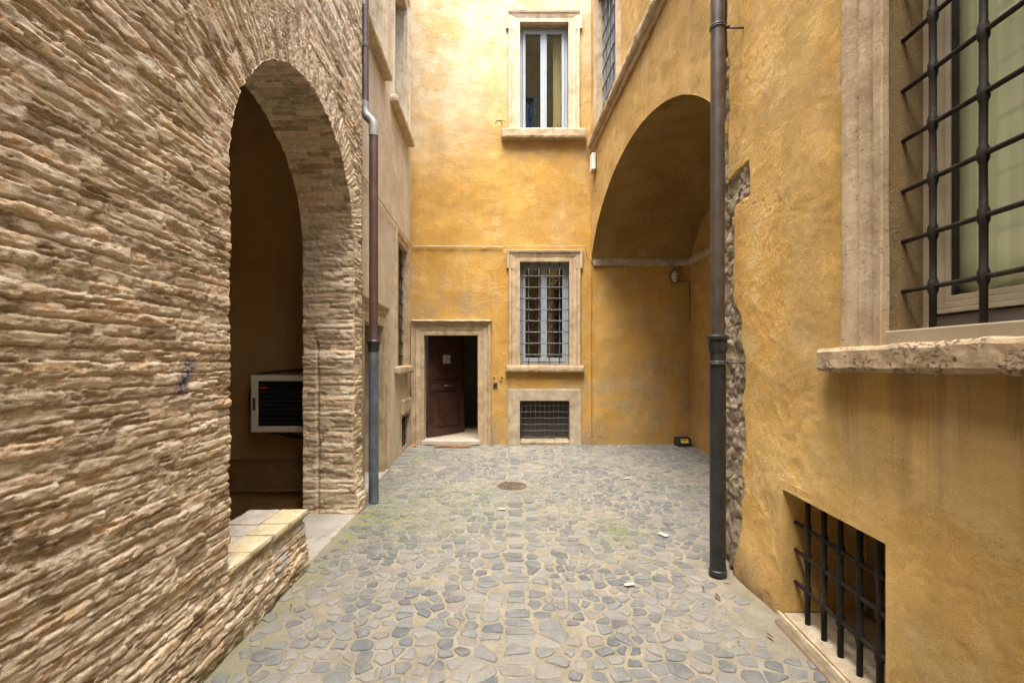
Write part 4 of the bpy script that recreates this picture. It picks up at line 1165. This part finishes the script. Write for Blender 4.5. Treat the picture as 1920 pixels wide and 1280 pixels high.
for k in range(9):
    xx = -.14 + k * .035; w = math.sqrt(.15 ** 2 - xx ** 2)
    j = -w
    while j < w - .02:
        mb.box(PW, xx - .012, xx + .012, 6.22 + j, 6.22 + j + .026, gz0 + .003, gz0 + .014); j += .037
mb.build('cover', M['rust'], mh)
mat_o = MB(); mat_o.rough_box(PW, -1.50, -.78, 8.86, 9.06, .012, .036, .025, .004, 20)
tag(mat_o.build('doormat', M['coir']), 'brown coir doormat on the cobbles before the door step', 'doormat')
sc_list = [(1.63, 6.55, .10, .04, .3, 'white paper scrap on the cobbles right of the drain cover'),
           (-.11, 5.18, .07, .03, .1, 'small white paper scrap on the cobbles in front of the drain cover'),
           (1.44, 4.42, .05, .10, .5, 'narrow white paper scrap on the cobbles left of the black pipe foot'),
           (.87, 3.45, .075, .035, .2, 'larger white scrap lying on the nearer cobbles, right of the middle')]
for (x, y, w, h, rot, lab) in sc_list:
    g0 = float(ground_h(np.array([x]), np.array([y]))[0]) + .021
    vs = []; fs = []
    for i in range(5):
        for j in range(4):
            a, b = (i / 4 - .5) * w, (j / 3 - .5) * h
            vs.append((x + a * math.cos(rot) - b * math.sin(rot), y + a * math.sin(rot) + b * math.cos(rot), g0 + .006 * mnoise.noise(Vector((i * .7 + x, j * .8, 1))) + .003))
    for i in range(4):
        for j in range(3): fs.append((i * 4 + j, (i + 1) * 4 + j, (i + 1) * 4 + j + 1, i * 4 + j + 1))
    mb = MB(); mb.add(vs, fs); o = mb.build('paper_scrap', M['paper']); s = o.modifiers.new('Solidify', 'SOLIDIFY'); s.thickness = .004
    tag(o, lab, 'litter', 'paper scraps on the cobbles')
mb = MB(); mb.rough_box(PW, -1.93, -1.84, 8.93, 9.0, .01, .05, .02, .01, 20)
tag(mb.build('brick_fragment', painted('orange_brick', (.55, .16, .05), .8, .2)), 'small orange brick fragment at the foot of the door frame', 'brick fragment')
# dry leaves along the edges
lr = random.Random(5); first = None
for i in range(10):
    if i < 6: y = lr.uniform(2.5, 3.9); x = XR(y) - lr.uniform(.12, .5)
    elif i < 9: y = lr.uniform(2.3, 4.6); x = XL(y) + lr.uniform(.08, .7)
    else: y = lr.uniform(2.7, 7); x = lr.uniform(-1, 1.2)
    g0 = float(ground_h(np.array([x]), np.array([y]))[0])
    if first is None:
        mb = MB(); L = .042
        vs = [(-L, 0, 0), (-L * .3, .012, .006), (L * .4, .014, .004), (L, 0, .010), (L * .4, -.014, .008), (-L * .3, -.011, .002), (0, 0, -.001)]
        mb.add(vs, [(6, 0, 1), (6, 1, 2), (6, 2, 3), (6, 3, 4), (6, 4, 5), (6, 5, 0)])
        first = mb.build('dry_leaf', M['leaf']); s = first.modifiers.new('Solidify', 'SOLIDIFY'); s.thickness = .0012
        o = first
    else:
        o = first.copy(); COL.objects.link(o)
    o.location = (x, y, g0 + .022); o.rotation_euler = (lr.uniform(-.2, .2), lr.uniform(-.2, .2), lr.uniform(0, 6.28)); k = lr.uniform(.35, .8); o.scale = (k, k * lr.uniform(.6, 1.2), k)
    tag(o, 'small curled brown dry leaf lying on the cobbles', 'leaf', 'dry leaves on the cobbles')

# ------------------------------------------------------------------ building behind the eye point (closes the court; seen in the panes)
ob = thing('opposite_building', (0, -6.4, 0), 'tall plastered building closing the near end of the courtyard', 'building')
PO = lambda u, n, z: (u + 0 * n, -6.0 + n, z + 0 * n)
OW = (.45, 1.15, 13.6, 15.6)
sheet('wall', axis([(-2.3, .1), 3.6], OW[:2]), axis([(-.03, .1), 19.5], OW[2:]), PO, soft_h(.012, 1.3, 9), M['archp'], ob, rects=[OW])
wO = make_window(ob, PO, OW, PROF_LOW, M['trav_grey'], M['bluegrey'], M['glass'], .16)

# ------------------------------------------------------------------ light, sky, camera
w = bpy.data.worlds.new('World'); SC.world = w; w.use_nodes = True
nt = w.node_tree; nt.nodes.clear()
sky = nt.nodes.new('ShaderNodeTexSky'); sky.sky_type = 'NISHITA'; sky.sun_disc = False
EL, AZ = R(71), R(188)        # sun high, behind the eye and a little to the left
sky.sun_elevation = EL; sky.sun_rotation = AZ
sky.air_density = 1.0; sky.dust_density = 4.0; sky.ozone_density = .3; sky.altitude = 100
bg = nt.nodes.new('ShaderNodeBackground'); bg.inputs[1].default_value = .15
ow = nt.nodes.new('ShaderNodeOutputWorld')
nt.links.new(sky.outputs[0], bg.inputs[0]); nt.links.new(bg.outputs[0], ow.inputs[0])

sd = bpy.data.lights.new('sun', 'SUN'); sd.energy = 2.2; sd.angle = R(46); sd.color = (1., .95, .87)
so = bpy.data.objects.new('sun', sd); COL.objects.link(so)
dirv = Vector((math.sin(AZ) * math.cos(EL), math.cos(AZ) * math.cos(EL), math.sin(EL)))   # towards the sun
so.rotation_euler = dirv.to_track_quat('Z', 'Y').to_euler(); so.location = dirv * 30

cd = bpy.data.cameras.new('camera'); cam = bpy.data.objects.new('camera', cd); COL.objects.link(cam)
cd.sensor_width = 36; cd.lens = 870 / 1920 * 36; cd.shift_y = 35 / 1920; cd.clip_start = .05; cd.clip_end = 300
cam.location = (0, 0, EYE); cam.rotation_euler = (R(90), 0, 0)
SC.camera = cam

SC.render.engine = 'CYCLES'
SC.cycles.use_denoising = True; SC.cycles.denoising_prefilter = 'NONE'; SC.cycles.adaptive_threshold = .02
SC.cycles.max_bounces = 10; SC.cycles.diffuse_bounces = 4; SC.cycles.glossy_bounces = 3; SC.cycles.transparent_max_bounces = 12
SC.cycles.sample_clamp_indirect = 8
vs_ = SC.view_settings
SC.display_settings.display_device = 'sRGB'
vs_.view_transform = 'Standard'; vs_.look = 'None'; vs_.gamma = 1; vs_.use_curve_mapping = False
vs_.exposure = 2.5
